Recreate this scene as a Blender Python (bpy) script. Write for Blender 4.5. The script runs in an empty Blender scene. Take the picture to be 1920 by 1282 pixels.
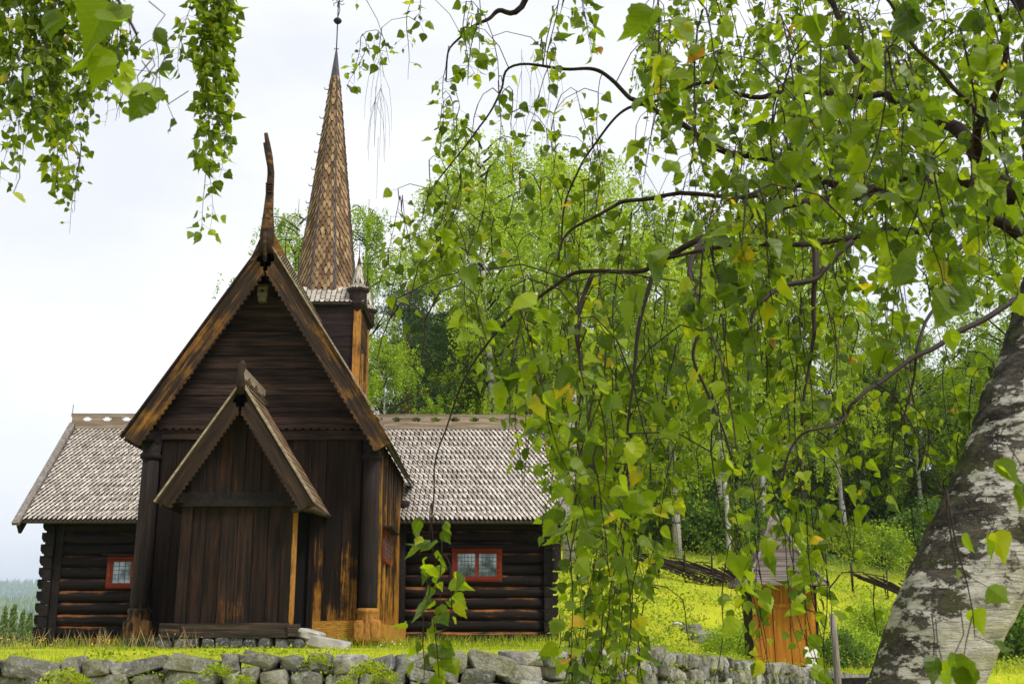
import bpy, math, random
import numpy as np
from mathutils import Vector, Matrix, noise
C = bpy.context.scene.collection
R = random.Random(7)

# ------------------------------------------------------------------ camera, sky, sun, exposure
F = 2200.0; PIT = math.atan(559/F); YAW = math.atan(30*math.cos(PIT)/F)
cam_d = bpy.data.cameras.new('camera'); cam = bpy.data.objects.new('camera', cam_d); C.objects.link(cam)
cam.location = (0, 0, 0); cam.rotation_euler = (math.pi/2+PIT, 0, -YAW)
cam_d.sensor_width = 36; cam_d.lens = F/1920*36; cam_d.clip_start = 0.05; cam_d.clip_end = 20000
cam_d.dof.use_dof = True; cam_d.dof.focus_distance = 12; cam_d.dof.aperture_fstop = 14
bpy.context.scene.camera = cam
SUN_EL, SUN_AZ = math.radians(50), math.radians(128)     # azimuth clockwise from +Y
w = bpy.data.worlds.new('World'); bpy.context.scene.world = w; w.use_nodes = True
nt = w.node_tree; nt.nodes.clear()
def N(nt, t, **k):
    n = nt.nodes.new(t)
    for a, v in k.items(): setattr(n, a, v)
    return n
out = N(nt, 'ShaderNodeOutputWorld'); bg = N(nt, 'ShaderNodeBackground'); sky = N(nt, 'ShaderNodeTexSky', sky_type='NISHITA')
sky.sun_disc = False; sky.sun_elevation = SUN_EL; sky.sun_rotation = SUN_AZ
tc = N(nt, 'ShaderNodeTexCoord'); nz = N(nt, 'ShaderNodeTexNoise'); mp = N(nt, 'ShaderNodeMapping')
mp.inputs['Scale'].default_value = (1, 1, 2.2); nz.inputs['Scale'].default_value = 2.1; nz.inputs['Detail'].default_value = 5; nz.inputs['Roughness'].default_value = .52
rp = N(nt, 'ShaderNodeValToRGB'); rp.color_ramp.elements[0].position = .34; rp.color_ramp.elements[1].position = .66
rp.color_ramp.elements[0].color = (.69, .715, .77, 1); rp.color_ramp.elements[1].color = (.93, .93, .94, 1)
sc_ = N(nt, 'ShaderNodeVectorMath', operation='SCALE'); sc_.inputs['Scale'].default_value = 9.6
mx = N(nt, 'ShaderNodeMix', data_type='RGBA'); mx.inputs[0].default_value = .97
L = nt.links.new
L(tc.outputs['Generated'], mp.inputs[0]); L(mp.outputs[0], nz.inputs['Vector']); L(nz.outputs['Fac'], rp.inputs[0]); L(rp.outputs[0], sc_.inputs[0])
L(sky.outputs[0], mx.inputs[6]); L(sc_.outputs[0], mx.inputs[7]); L(mx.outputs[2], bg.inputs[0]); bg.inputs[1].default_value = .1; L(bg.outputs[0], out.inputs[0])
sd = bpy.data.lights.new('sun', 'SUN'); sun = bpy.data.objects.new('sun', sd); C.objects.link(sun)
sd.energy = 2.8; sd.angle = math.radians(12); sd.color = (1, .95, .86)
sdir = Vector((math.sin(SUN_AZ)*math.cos(SUN_EL), math.cos(SUN_AZ)*math.cos(SUN_EL), math.sin(SUN_EL)))
sun.rotation_euler = sdir.to_track_quat('Z', 'Y').to_euler(); sun.location = sdir*60
vs = bpy.context.scene.view_settings; vs.view_transform = 'Standard'; vs.look = 'None'; vs.exposure = 0.47; vs.gamma = 1
cy = bpy.context.scene.cycles
try:
    cy.max_bounces = 6; cy.transparent_max_bounces = 8; cy.volume_bounces = 0
except Exception: pass

def P(px, py, Y):
    """photo pixel at depth Y -> world point"""
    a = (px-960)/F; b = (641-py)/F
    y = math.cos(PIT)-b*math.sin(PIT); z = math.sin(PIT)+b*math.cos(PIT)
    X = a*math.cos(YAW)+y*math.sin(YAW); YY = -a*math.sin(YAW)+y*math.cos(YAW)
    s = Y/YY
    return Vector((X*s, Y, z*s))
def proj(p):
    x = p[0]*math.cos(YAW)-p[1]*math.sin(YAW); y = p[0]*math.sin(YAW)+p[1]*math.cos(YAW)
    d = y*math.cos(PIT)+p[2]*math.sin(PIT); u = -y*math.sin(PIT)+p[2]*math.cos(PIT)
    return 960+F*x/d, 641-F*u/d

# ------------------------------------------------------------------ materials
def lnk(nt, a, b): nt.links.new(a, b)
class M:
    def __init__(s, name, rough=.7, spec=.3):
        s.m = bpy.data.materials.new(name); s.m.use_nodes = True; s.nt = s.m.node_tree
        s.b = s.nt.nodes['Principled BSDF']; s.b.inputs['Roughness'].default_value = rough; s.b.inputs['Specular IOR Level'].default_value = spec
        s.tc = s.n('ShaderNodeTexCoord')
    def n(s, t, **k): return N(s.nt, t, **k)
    def l(s, a, b): s.nt.links.new(a, b)
    def island(s):
        g = s.n('ShaderNodeNewGeometry'); return g.outputs['Random Per Island']
    def noise(s, scale, vec=(1, 1, 1), detail=4, rough=.55, island=0, dist=0, rot=None):
        mp = s.n('ShaderNodeMapping'); mp.inputs['Scale'].default_value = vec
        if rot: mp.inputs['Rotation'].default_value = rot
        s.l(s.tc.outputs['Object'], mp.inputs[0]); src = mp.outputs[0]
        if island:
            v = s.n('ShaderNodeVectorMath', operation='ADD'); m = s.math('MULTIPLY', s.island(), island)
            s.l(src, v.inputs[0]); s.l(m, v.inputs[1]); src = v.outputs[0]
        t = s.n('ShaderNodeTexNoise'); t.inputs['Scale'].default_value = scale; t.inputs['Detail'].default_value = detail; t.inputs['Roughness'].default_value = rough
        t.inputs['Distortion'].default_value = dist
        s.l(src, t.inputs['Vector']); return t.outputs['Fac']
    def math(s, op, a, b=None, clamp=False):
        m = s.n('ShaderNodeMath', operation=op, use_clamp=clamp)
        for i, v in enumerate((a, b)):
            if v is None: continue
            if isinstance(v, (int, float)): m.inputs[i].default_value = v
            else: s.l(v, m.inputs[i])
        return m.outputs[0]
    def ramp(s, fac, stops):
        r = s.n('ShaderNodeValToRGB'); e = r.color_ramp.elements
        while len(e) < len(stops): e.new(.5)
        for el, (p, c) in zip(e, stops): el.position = p; el.color = tuple(c)+(1,) if len(c) == 3 else c
        s.l(fac, r.inputs[0]); return r.outputs[0]
    def sm(s, fac, a, b):
        r = s.n('ShaderNodeMapRange', interpolation_type='SMOOTHSTEP'); r.inputs[1].default_value = a; r.inputs[2].default_value = b
        s.l(fac, r.inputs[0]); return r.outputs[0]
    def mix(s, f, a, b, t='MIX'):
        m = s.n('ShaderNodeMix', data_type='RGBA', blend_type=t)
        for i, v in ((0, f), (6, a), (7, b)):
            if isinstance(v, (int, float)): m.inputs[i].default_value = v
            elif isinstance(v, tuple): m.inputs[i].default_value = v+(1,)
            else: s.l(v, m.inputs[i])
        return m.outputs[2]
    def bump(s, h, st=.4, d=.02):
        b = s.n('ShaderNodeBump'); b.inputs['Strength'].default_value = st; b.inputs['Distance'].default_value = d
        s.l(h, b.inputs['Height']); s.l(b.outputs[0], s.b.inputs['Normal'])
    def col(s, c):
        if isinstance(c, tuple): s.b.inputs['Base Color'].default_value = c+(1,)
        else: s.l(c, s.b.inputs['Base Color'])
        return s.m
def wood(name, axis='z', dark=(.008, .006, .006), mid=(.026, .015, .012), worn=(.36, .15, .025), amt=.3, low=None, up=0, rough=.68, spec=.13, vary=.6):
    """tarred boards; worn = where the tar has gone; low=(z0,z1): more wear towards the foot; up: wear on weathered upper faces"""
    m = M(name, rough, spec)
    s = {'x': (1.0, 10, 10), 'y': (10, 1.0, 10), 'z': (10, 10, 1.0)}[axis]
    g1 = m.noise(1.6, tuple(v if v > 1 else .6 for v in s), 7, .7, island=37, dist=.15)
    g2 = m.noise(.9, (1.5, 1.5, 1.5) if low is None else (2, 2, 2), 4, .6, island=11)
    g3 = m.noise(7, tuple(v*1.4 for v in s), 3, .7, island=5)
    if max(mid) < .2: dark, mid = tuple(v*.8 for v in dark), (mid[0]*.92, mid[1]*.84, mid[2]*.76)
    base = m.mix(m.sm(g1, .35, .7), dark, mid)
    isl = m.math('MULTIPLY_ADD', m.island(), vary) ; isl.node.inputs[2].default_value = 1-vary*.5
    hs = m.n('ShaderNodeHueSaturation'); m.l(isl, hs.inputs['Value']); m.l(base, hs.inputs['Color']); base = hs.outputs[0]
    k = m.math('ADD', m.math('MULTIPLY', g1, .55), m.math('MULTIPLY', g2, .55))
    k = m.math('ADD', k, m.math('MULTIPLY', m.math('SUBTRACT', m.island(), .5), .12))
    k = m.math('ADD', k, amt-.5)
    if low:
        sep = m.n('ShaderNodeSeparateXYZ'); m.l(m.tc.outputs['Object'], sep.inputs[0])
        mr = m.n('ShaderNodeMapRange'); mr.inputs[1].default_value = low[1]; mr.inputs[2].default_value = low[0]; mr.inputs[3].default_value = 0; mr.inputs[4].default_value = low[2]
        m.l(sep.outputs[2], mr.inputs[0]); k = m.math('ADD', k, mr.outputs[0])
    if up:
        g = m.n('ShaderNodeNewGeometry'); sp = m.n('ShaderNodeSeparateXYZ'); m.l(g.outputs['Normal'], sp.inputs[0])
        k = m.math('ADD', k, m.math('MULTIPLY', m.sm(sp.outputs[2], .1, .8), up))
    wf = m.sm(k, .47, .66)
    wc = m.mix(m.sm(g3, .3, .7), tuple(v*.35 for v in worn), worn)
    m.bump(m.math('ADD', g1, m.math('MULTIPLY', g3, .6)), .95, .025)
    return m.col(m.mix(wf, base, wc))
W = dict(
    nave_v=wood('tarred_planks_vertical', 'z', amt=.2, low=(.2, 1.2, .08)),
    nave_r=wood('worn_nave_planks', 'z', mid=(.035, .02, .014), worn=(.5, .22, .035), amt=.16, low=(.2, 3.0, .4)),
    nave_dark=wood('tarred_planks_dark', 'z', amt=.2),
    porch_v=wood('porch_planks', 'z', mid=(.04, .021, .015), amt=.3),
    gable_h=wood('gable_boards', 'x', dark=(.013, .009, .009), mid=(.07, .043, .038), worn=(.18, .085, .035), amt=.24, vary=1.3),
    verge=wood('verge_boards', 'x', dark=(.022, .015, .013), mid=(.075, .045, .028), worn=(.42, .19, .035), amt=.435),
    pverge=wood('porch_verge_boards', 'x', dark=(.018, .012, .01), mid=(.055, .034, .024), worn=(.25, .11, .035), amt=.27),
    log=wood('tarred_logs', 'x', dark=(.008, .006, .007), mid=(.02, .014, .014), worn=(.45, .17, .05), amt=.25, up=.17, low=(.2, 2.2, .1), rough=.55),
    logend=wood('log_ends', 'y', dark=(.012, .01, .011), mid=(.03, .024, .024), amt=.18),
    side=wood('side_planks_worn', 'z', dark=(.02, .011, .006), mid=(.07, .035, .015), worn=(.55, .25, .03), amt=.36, low=(-.3, 4.0, .24)),
    post=wood('worn_posts', 'z', dark=(.05, .025, .012), mid=(.16, .07, .022), worn=(.56, .26, .055), amt=.58),
    gold=wood('worn_sill', 'x', dark=(.03, .015, .008), mid=(.12, .055, .015), worn=(.6, .3, .05), amt=.6),
    column=wood('tarred_columns', 'z', dark=(.014, .011, .012), mid=(.04, .028, .026), worn=(.42, .2, .07), amt=.17, low=(.15, 1.2, .35), vary=0),
    sill=wood('grey_brown_sill', 'x', dark=(.02, .016, .014), mid=(.08, .06, .05), worn=(.25, .13, .07), amt=.37),
    tower=wood('tower_boards', 'x', dark=(.015, .011, .012), mid=(.045, .028, .026), worn=(.26, .12, .05), amt=.27),
    tower_s=wood('tower_side_boards', 'y', dark=(.03, .016, .01), mid=(.11, .055, .025), worn=(.45, .2, .05), amt=.42),
    pale=wood('pale_weathered_board', 'x', dark=(.2, .15, .11), mid=(.42, .34, .27), worn=(.5, .36, .22), amt=.38, vary=.3),
    palez=wood('pale_weathered_post', 'z', dark=(.13, .11, .1), mid=(.32, .29, .27), worn=(.4, .33, .26), amt=.3, vary=.3),
    shed=wood('orange_shed_planks', 'z', dark=(.28, .105, .012), mid=(.46, .19, .018), worn=(.64, .29, .03), amt=.45, vary=.25),
    shedroof=wood('grey_roof_boards', 'x', dark=(.09, .072, .065), mid=(.25, .205, .18), worn=(.3, .25, .23), amt=.3, vary=.4),
    red=wood('red_window_paint', 'x', dark=(.12, .018, .008), mid=(.22, .036, .018), worn=(.3, .085, .035), amt=.38, vary=.2),
    lead=None)
def shingle_mat(name, a, b, c, vary=.5, moss=.0):
    m = M(name, .8, .15)
    base = m.ramp(m.island(), [(0, a), (.5, b), (1, c)])
    g = m.noise(9, (1, 1, 1), 5, .7)
    base = m.mix(m.math('MULTIPLY', m.sm(g, .35, .75), .5), base, tuple(v*.55 for v in a))
    if moss:
        g2 = m.noise(1.3, (1, 1, 1), 5, .6); base = m.mix(m.math('MULTIPLY', m.sm(g2, .55, .72), moss), base, (.10, .08, .05))
    m.bump(g, .3, .01); return m.col(base)
def plain(name, c, rough=.7, metal=0, spec=.3, ns=8, k=.4):
    m = M(name, rough, spec); m.b.inputs['Metallic'].default_value = metal
    g = m.noise(ns, (1, 1, 1), 5); m.bump(g, .2, .01)
    return m.col(m.mix(m.sm(g, .3, .75), c, tuple(v*(1-k) for v in c)))
W['shing'] = shingle_mat('pale_roof_shingles', (.33, .285, .245), (.5, .45, .4), (.64, .59, .53), moss=.4)
W['shing_b'] = shingle_mat('brown_spire_shingles', (.1, .06, .035), (.24, .15, .085), (.42, .28, .16))
W['shing_k'] = plain('shingle_edges', (.06, .045, .036))
W['iron'] = plain('dark_iron', (.02, .03, .045), .5, .6)
W['capmetal'] = plain('spire_cap_lead', (.085, .075, .095), .55, .3)
W['black'] = plain('dark_interior', (.006, .005, .005), .9)
W['paper'] = plain('white_notice_board', (.75, .76, .78), .5, 0, .3, 20, .12)
W['ink'] = plain('grey_print', (.25, .25, .27))
def glass():
    m = M('leaded_window_glass', .06, .6); m.b.inputs['Metallic'].default_value = .75
    g = m.noise(3, (1, 1, 1), 3); m.bump(g, .12, .02)
    return m.col(m.mix(m.sm(m.noise(2.2, (1, 1, 1), 4), .35, .65), (.02, .035, .02), (.3, .34, .33)))
W['glass'] = glass()
def stone(name, a, b, moss=.5, lich=.3):
    m = M(name, .85, .2)
    g = m.noise(3.2, (1, 1, 1), 8, .72, island=9); g2 = m.noise(22, (1, 1, 1), 6, .7, island=3); v = m.ramp(m.island(), [(0, a), (1, b)])
    c = m.mix(m.sm(g, .3, .72), v, tuple(x*.38 for x in a))
    c = m.mix(m.math('MULTIPLY', m.sm(g2, .5, .68), .6), c, (.55, .55, .53))
    g4 = m.noise(5, (1, 1, 1), 5, .6, island=2); c = m.mix(m.math('MULTIPLY', m.sm(g4, .6, .66), lich), c, (.68, .68, .64))
    ge = m.n('ShaderNodeNewGeometry'); sp = m.n('ShaderNodeSeparateXYZ'); m.l(ge.outputs['Normal'], sp.inputs[0])
    mm = m.math('MULTIPLY', m.sm(m.math('ADD', m.noise(1.8, (1, 1, 1), 5, .6), m.math('MULTIPLY', sp.outputs[2], .14)), .56, .68), moss)
    c = m.mix(mm, c, (.15, .15, .02)); m.bump(m.math('ADD', g, g2), 1, .05); return m.col(c)
W['stone'] = stone('lichen_grey_stone', (.16, .155, .145), (.6, .57, .5), .45)
W['stone_d'] = stone('dark_foundation_stone', (.07, .07, .08), (.2, .2, .2), .25, .2)
def leafmat(name, stops, trans=.45, rough=.5, tcol=1.6, spec=.3, isl=None):
    m = M(name, rough, spec); fac = m.island()
    c = m.ramp(fac, stops)
    if name == 'birch_leaf':
        at = m.n('ShaderNodeAttribute', attribute_name='leafco'); sp = m.n('ShaderNodeSeparateXYZ'); m.l(at.outputs['Vector'], sp.inputs[0])
        ax = m.math('ABSOLUTE', sp.outputs[0]); ve = m.math('SINE', m.math('MULTIPLY', m.math('SUBTRACT', sp.outputs[1], m.math('MULTIPLY', ax, .8)), 48))
        vein = m.math('MAXIMUM', m.sm(ve, .72, 1), m.sm(m.math('MULTIPLY', ax, -1), -.025, -.005)); blot = m.noise(30, (1, 1, 1), 4, .6)
        c = m.mix(m.math('MULTIPLY', vein, .13), c, (.26, .33, .05)); c = m.mix(m.math('MULTIPLY', m.sm(blot, .5, .75), .35), c, (.1, .1, .01)); m.bump(vein, .08, .002)
    if isl: c = m.mix(m.math('MULTIPLY', m.sm(m.noise(isl[0], (1, 1, 1), 5, .65), .45, .68), isl[2]), c, isl[1])
    m.l(c, m.b.inputs['Base Color'])
    t = m.n('ShaderNodeBsdfTranslucent'); mul = m.mix(1.0, c, (tcol, tcol*1.1, tcol*.55), 'MULTIPLY'); m.l(mul, t.inputs[0])
    ms = m.n('ShaderNodeMixShader'); ms.inputs[0].default_value = trans
    m.l(m.b.outputs[0], ms.inputs[1]); m.l(t.outputs[0], ms.inputs[2]); m.l(ms.outputs[0], m.nt.nodes['Material Output'].inputs[0]); return m.m
W['leaf'] = leafmat('birch_leaf', [(0, (.035, .062, .006)), (.3, (.075, .115, .006)), (.65, (.13, .18, .008)), (.94, (.24, .29, .012)), (.99, (.3, .29, .012)), (.995, (.42, .34, .02)), (.9985, (.45, .22, .03)), (1, (.3, .12, .03))], .5, .42, 2.1, .28)
W['bleaf'] = leafmat('far_birch_leaf', [(0, (.17, .24, .02)), (.5, (.36, .45, .035)), (1, (.56, .6, .08))], .5, .6, 1.8, isl=(.55, (.07, .13, .015), .7))
W['bleaf2'] = leafmat('far_birch_leaf_deep', [(0, (.13, .2, .018)), (.5, (.29, .39, .028)), (1, (.47, .54, .05))], .5, .6, 1.7, isl=(.55, (.045, .09, .012), .75))
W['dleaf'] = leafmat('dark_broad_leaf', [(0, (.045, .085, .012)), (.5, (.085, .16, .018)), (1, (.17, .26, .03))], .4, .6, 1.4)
W['needle'] = leafmat('pine_needle', [(0, (.02, .05, .018)), (.5, (.04, .085, .025)), (1, (.075, .13, .03))], .15, .6, 1.2)
W['needle_s'] = leafmat('spruce_needle', [(0, (.07, .13, .025)), (.6, (.17, .27, .035)), (1, (.34, .4, .06))], .15, .6, 1.2)
W['grass'] = leafmat('grass_blade', [(0, (.11, .16, .008)), (.4, (.3, .37, .012)), (.88, (.5, .51, .02)), (1, (.55, .44, .12))], .4, .6, 1.5, isl=(1.1, (.1, .17, .01), .85))
W['herb'] = leafmat('hill_herb_leaf', [(0, (.14, .2, .01)), (.5, (.3, .38, .018)), (1, (.5, .53, .035))], .4, .6, 1.5, isl=(.6, (.09, .15, .012), .8))
W['flower'] = leafmat('yellow_flower', [(0, (.6, .38, .01)), (1, (.7, .5, .05))], .3)
W['straw'] = leafmat('dry_grass_stalk', [(0, (.3, .2, .1)), (1, (.5, .36, .2))], .2)
W['bloom'] = leafmat('white_bloom', [(0, (.6, .6, .55)), (1, (.75, .75, .75))], .2)
def bark(name, white=(.66, .6, .55), dark=(.02, .018, .015), th=.5, rot=None, moss=.6, sc=1, zdark=None):
    m = M(name, .8, .2)
    band = m.noise(2.6*sc, (1, 1, 3.2), 6, .62, rot=rot, dist=.4); lent = m.noise(15*sc, (.6, .6, 7), 5, .75, rot=rot); rg = m.noise(16*sc, (1, 1, 1.6), 6, .75, rot=rot)
    c = m.mix(m.sm(rg, .3, .7), white, tuple(v*.55 for v in white))
    c = m.mix(m.math('MULTIPLY', m.sm(lent, .54, .6), .68), c, tuple(v*.22 for v in white))
    d = band
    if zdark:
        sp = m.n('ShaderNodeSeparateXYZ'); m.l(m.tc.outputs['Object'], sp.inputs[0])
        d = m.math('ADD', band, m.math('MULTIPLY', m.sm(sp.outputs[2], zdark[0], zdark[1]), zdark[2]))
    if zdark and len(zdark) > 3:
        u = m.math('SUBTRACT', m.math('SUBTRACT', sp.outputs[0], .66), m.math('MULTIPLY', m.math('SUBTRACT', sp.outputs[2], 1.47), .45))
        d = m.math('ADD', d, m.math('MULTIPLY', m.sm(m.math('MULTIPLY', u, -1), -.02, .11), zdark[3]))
    dd = m.math('ADD', d, m.math('MULTIPLY', m.math('SUBTRACT', rg, .5), .75))
    f = m.sm(dd, th, th+.06); c = m.mix(f, c, m.mix(m.sm(rg, .42, .68), dark, (.15, .13, .11)))
    g3 = m.noise(5, (1, 1, 1), 5, .65); c = m.mix(m.math('MULTIPLY', m.sm(m.math('ADD', g3, m.math('MULTIPLY', f, .08)), .56, .66), moss), c, (.09, .1, .02))
    m.bump(m.math('ADD', m.math('MULTIPLY', f, -.5), m.math('ADD', rg, m.math('MULTIPLY', lent, -.7))), 1, .045); return m.col(c)
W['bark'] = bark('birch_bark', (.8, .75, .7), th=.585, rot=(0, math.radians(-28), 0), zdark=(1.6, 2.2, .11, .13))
W['bbark'] = bark('far_birch_bark', (.6, .57, .52), th=.56, moss=.1, sc=.6)
W['limb'] = plain('dark_birch_limb', (.03, .021, .018), .9, 0, .1, 30, .7)
W['twig'] = plain('purple_brown_twig', (.022, .01, .011), .7)
W['pbark'] = plain('orange_pine_bark', (.32, .15, .07), .8, 0, .2, 3, .55)
W['dbark'] = plain('grey_trunk_bark', (.05, .04, .03), .9)
def groundmat():
    m = M('hillside_grass_ground', .9, .1)
    a = m.noise(.35, (1, 1, 1), 6, .6); b = m.noise(3.5, (1, 1, 1), 6, .7); c = m.noise(30, (1, 1, 1), 3, .7)
    col = m.mix(m.sm(a, .35, .65), (.45, .48, .012), (.3, .38, .014)); col = m.mix(m.sm(b, .42, .7), col, (.5, .46, .03))
    col = m.mix(m.math('MULTIPLY', m.sm(c, .4, .7), .5), col, (.07, .1, .01))
    d = m.noise(.5, (1, 1, 1), 5, .6, island=0, dist=.5); col = m.mix(m.math('MULTIPLY', m.sm(d, .6, .68), .7), col, (.3, .17, .07))
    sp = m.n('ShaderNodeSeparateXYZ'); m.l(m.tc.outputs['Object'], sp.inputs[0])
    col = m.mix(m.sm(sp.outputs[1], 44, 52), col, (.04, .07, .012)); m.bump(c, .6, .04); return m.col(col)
W['ground'] = groundmat()

# ------------------------------------------------------------------ mesh helpers
class MB:
    def __init__(s): s.v = []; s.f = []; s.mi = []; s.sm = []
    def add(s, vs, fs, mi=0, smooth=False):
        o = len(s.v); s.v += [tuple(v) for v in vs]
        for f in fs: s.f.append([o+i for i in f]); s.mi.append(mi); s.sm.append(smooth)
    def box(s, x0, x1, y0, y1, z0, z1, mi=0, M4=None, j=0):
        vs = [(x, y, z) for z in (z0, z1) for y in (y0, y1) for x in (x0, x1)]
        if j: vs = [tuple(c+R.uniform(-j, j) for c in v) for v in vs]
        if M4: vs = [M4 @ Vector(v) for v in vs]
        s.add(vs, [(0, 2, 3, 1), (4, 5, 7, 6), (0, 1, 5, 4), (2, 6, 7, 3), (0, 4, 6, 2), (1, 3, 7, 5)], mi)
    def prism(s, pts, y0, y1, mi=0, M4=None, ax='y', side=None):
        """pts (a,b) counter-clockwise polygon, extruded along axis"""
        n = len(pts); f = {'y': lambda a, b, c: (a, c, b), 'x': lambda a, b, c: (c, a, b), 'z': lambda a, b, c: (a, b, c)}[ax]
        vs = [f(a, b, y0) for a, b in pts]+[f(a, b, y1) for a, b in pts]
        if M4: vs = [M4 @ Vector(v) for v in vs]
        s.add(vs, [tuple(range(n)), tuple(range(2*n-1, n-1, -1))], mi)
        o = len(s.v)-2*n
        for i in range(n):
            k = (i+1) % n; s.f.append([o+i, o+n+i, o+n+k, o+k]); s.mi.append(mi if side is None else side); s.sm.append(False)
    def tube(s, path, rad, n=8, mi=0, smooth=True, cap=True, flat=None):
        path = [Vector(p) for p in path]; vs = []
        if isinstance(rad, (int, float)): rad = [rad]*len(path)
        up = Vector((.13, .27, .95)).normalized(); a = None
        for i, p in enumerate(path):
            t = (path[min(i+1, len(path)-1)]-path[max(i-1, 0)])
            if t.length < 1e-9: t = Vector((0, 0, 1))
            t.normalize()
            if a is None:
                a = t.cross(up if abs(t.dot(up)) < .95 else Vector((1, 0, 0))).normalized()
            else:
                a = (a-t*a.dot(t)); a.normalize()
            b = t.cross(a)
            for k in range(n):
                th = 2*math.pi*k/n; fr = rad[i]
                vs.append(p+a*math.cos(th)*fr*(flat[0] if flat else 1)+b*math.sin(th)*fr*(flat[1] if flat else 1))
        fs = [(i*n+k, i*n+(k+1) % n, (i+1)*n+(k+1) % n, (i+1)*n+k) for i in range(len(path)-1) for k in range(n)]
        if cap: fs += [tuple(range(n-1, -1, -1)), tuple((len(path)-1)*n+k for k in range(n))]
        s.add(vs, fs, mi, smooth)
    def lathe(s, c, prof, n=16, mi=0, smooth=True, rot=0):
        vs = [(c[0]+r*math.cos(rot+2*math.pi*k/n), c[1]+r*math.sin(rot+2*math.pi*k/n), z) for r, z in prof for k in range(n)]
        fs = [(i*n+k, i*n+(k+1) % n, (i+1)*n+(k+1) % n, (i+1)*n+k) for i in range(len(prof)-1) for k in range(n)]
        fs += [tuple(range(n-1, -1, -1)), tuple((len(prof)-1)*n+k for k in range(n))]
        s.add(vs, fs, mi, smooth)
    def rock(s, c, sz, seed, mi=0, p=4, nz_=.16, rz=0):
        g = 5; vs = []; idx = {}; fs = []
        def vid(i, j, k):
            key = (i, j, k)
            if key not in idx:
                q = Vector((i/g*2-1, j/g*2-1, k/g*2-1)); m = (abs(q.x)**p+abs(q.y)**p+abs(q.z)**p)**(1/p); q = q/m
                d = noise.noise(q*1.1+Vector((seed*7.3, seed*3.1, seed)))*nz_*2+noise.noise(q*3+Vector((seed, seed*5, 0)))*nz_*.6
                q = q*(1+d); q.x *= sz[0]; q.y *= sz[1]; q.z *= sz[2]
                if rz: q = Matrix.Rotation(rz, 3, 'Y') @ q
                idx[key] = len(vs); vs.append(q+Vector(c))
            return idx[key]
        for a in range(g):
            for b in range(g):
                for e in (0, g):
                    q = [(a, b), (a+1, b), (a+1, b+1), (a, b+1)]
                    if e == 0: q = q[::-1]
                    fs.append(tuple(vid(u, v, e) for u, v in q)); fs.append(tuple(vid(e, u, v) for u, v in q)); fs.append(tuple(vid(u, e, v) for u, v in q[::-1]))
        s.add(vs, fs, mi, p < 3.2)
    def crag(s, c, sz, seed, mi=0, rz=0):
        import bmesh
        rr = random.Random(seed); bm = bmesh.new(); p = 5.0
        for cx_ in (-1, 1):
            for cy_ in (-1, 1):
                for cz_ in (-1, 1): bm.verts.new(Matrix.Rotation(rz, 3, 'Y') @ Vector((cx_*sz[0]*rr.uniform(.5, 1), cy_*sz[1]*rr.uniform(.7, 1), cz_*sz[2]*rr.uniform(.45, 1.05))))
        for i in range(13):
            q = Vector((rr.gauss(0, 1), rr.gauss(0, 1), rr.gauss(0, 1))).normalized(); m = (abs(q.x)**p+abs(q.y)**p+abs(q.z)**p)**(1/p); q = q/m*rr.uniform(.9, 1.06)
            bm.verts.new(Matrix.Rotation(rz, 3, 'Y') @ Vector((q.x*sz[0], q.y*sz[1], q.z*sz[2])))
        g = bmesh.ops.convex_hull(bm, input=bm.verts); bmesh.ops.delete(bm, geom=[e for e in g['geom_interior'] if isinstance(e, bmesh.types.BMVert)], context='VERTS')
        bmesh.ops.dissolve_limit(bm, angle_limit=.22, verts=bm.verts, edges=bm.edges); bmesh.ops.bevel(bm, geom=list(bm.edges), offset=min(sz)*.1, segments=1, affect='EDGES'); bm.verts.ensure_lookup_table(); bm.verts.index_update()
        s.add([v.co+Vector(c) for v in bm.verts], [tuple(v.index for v in f.verts) for f in bm.faces], mi); bm.free()
    def build(s, name, mats, parent=None, label=None):
        if not isinstance(mats, (list, tuple)): mats = [mats]
        me = bpy.data.meshes.new(name); off = root_loc(parent)
        me.from_pydata([(v[0]-off[0], v[1]-off[1], v[2]-off[2]) for v in s.v], [], s.f)
        for m in mats: me.materials.append(m)
        me.polygons.foreach_set('material_index', s.mi); me.polygons.foreach_set('use_smooth', s.sm); me.update()
        o = bpy.data.objects.new(name, me); C.objects.link(o)
        if parent: o.parent = parent
        if label: o['label'] = label
        return o
def root_loc(p):
    l = Vector((0, 0, 0))
    while p is not None: l += p.location; p = p.parent
    return l
def thing(name, label, cat, loc, group=None):
    o = bpy.data.objects.new(name, None); C.objects.link(o); o.location = loc; o.empty_display_size = .3
    return tag(o, label, cat, group)
def tag(o, label=None, cat=None, group=None, kind=None):
    for k, v in (('label', label), ('category', cat), ('group', group), ('kind', kind)):
        if v: o[k] = v
    return o
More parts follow.
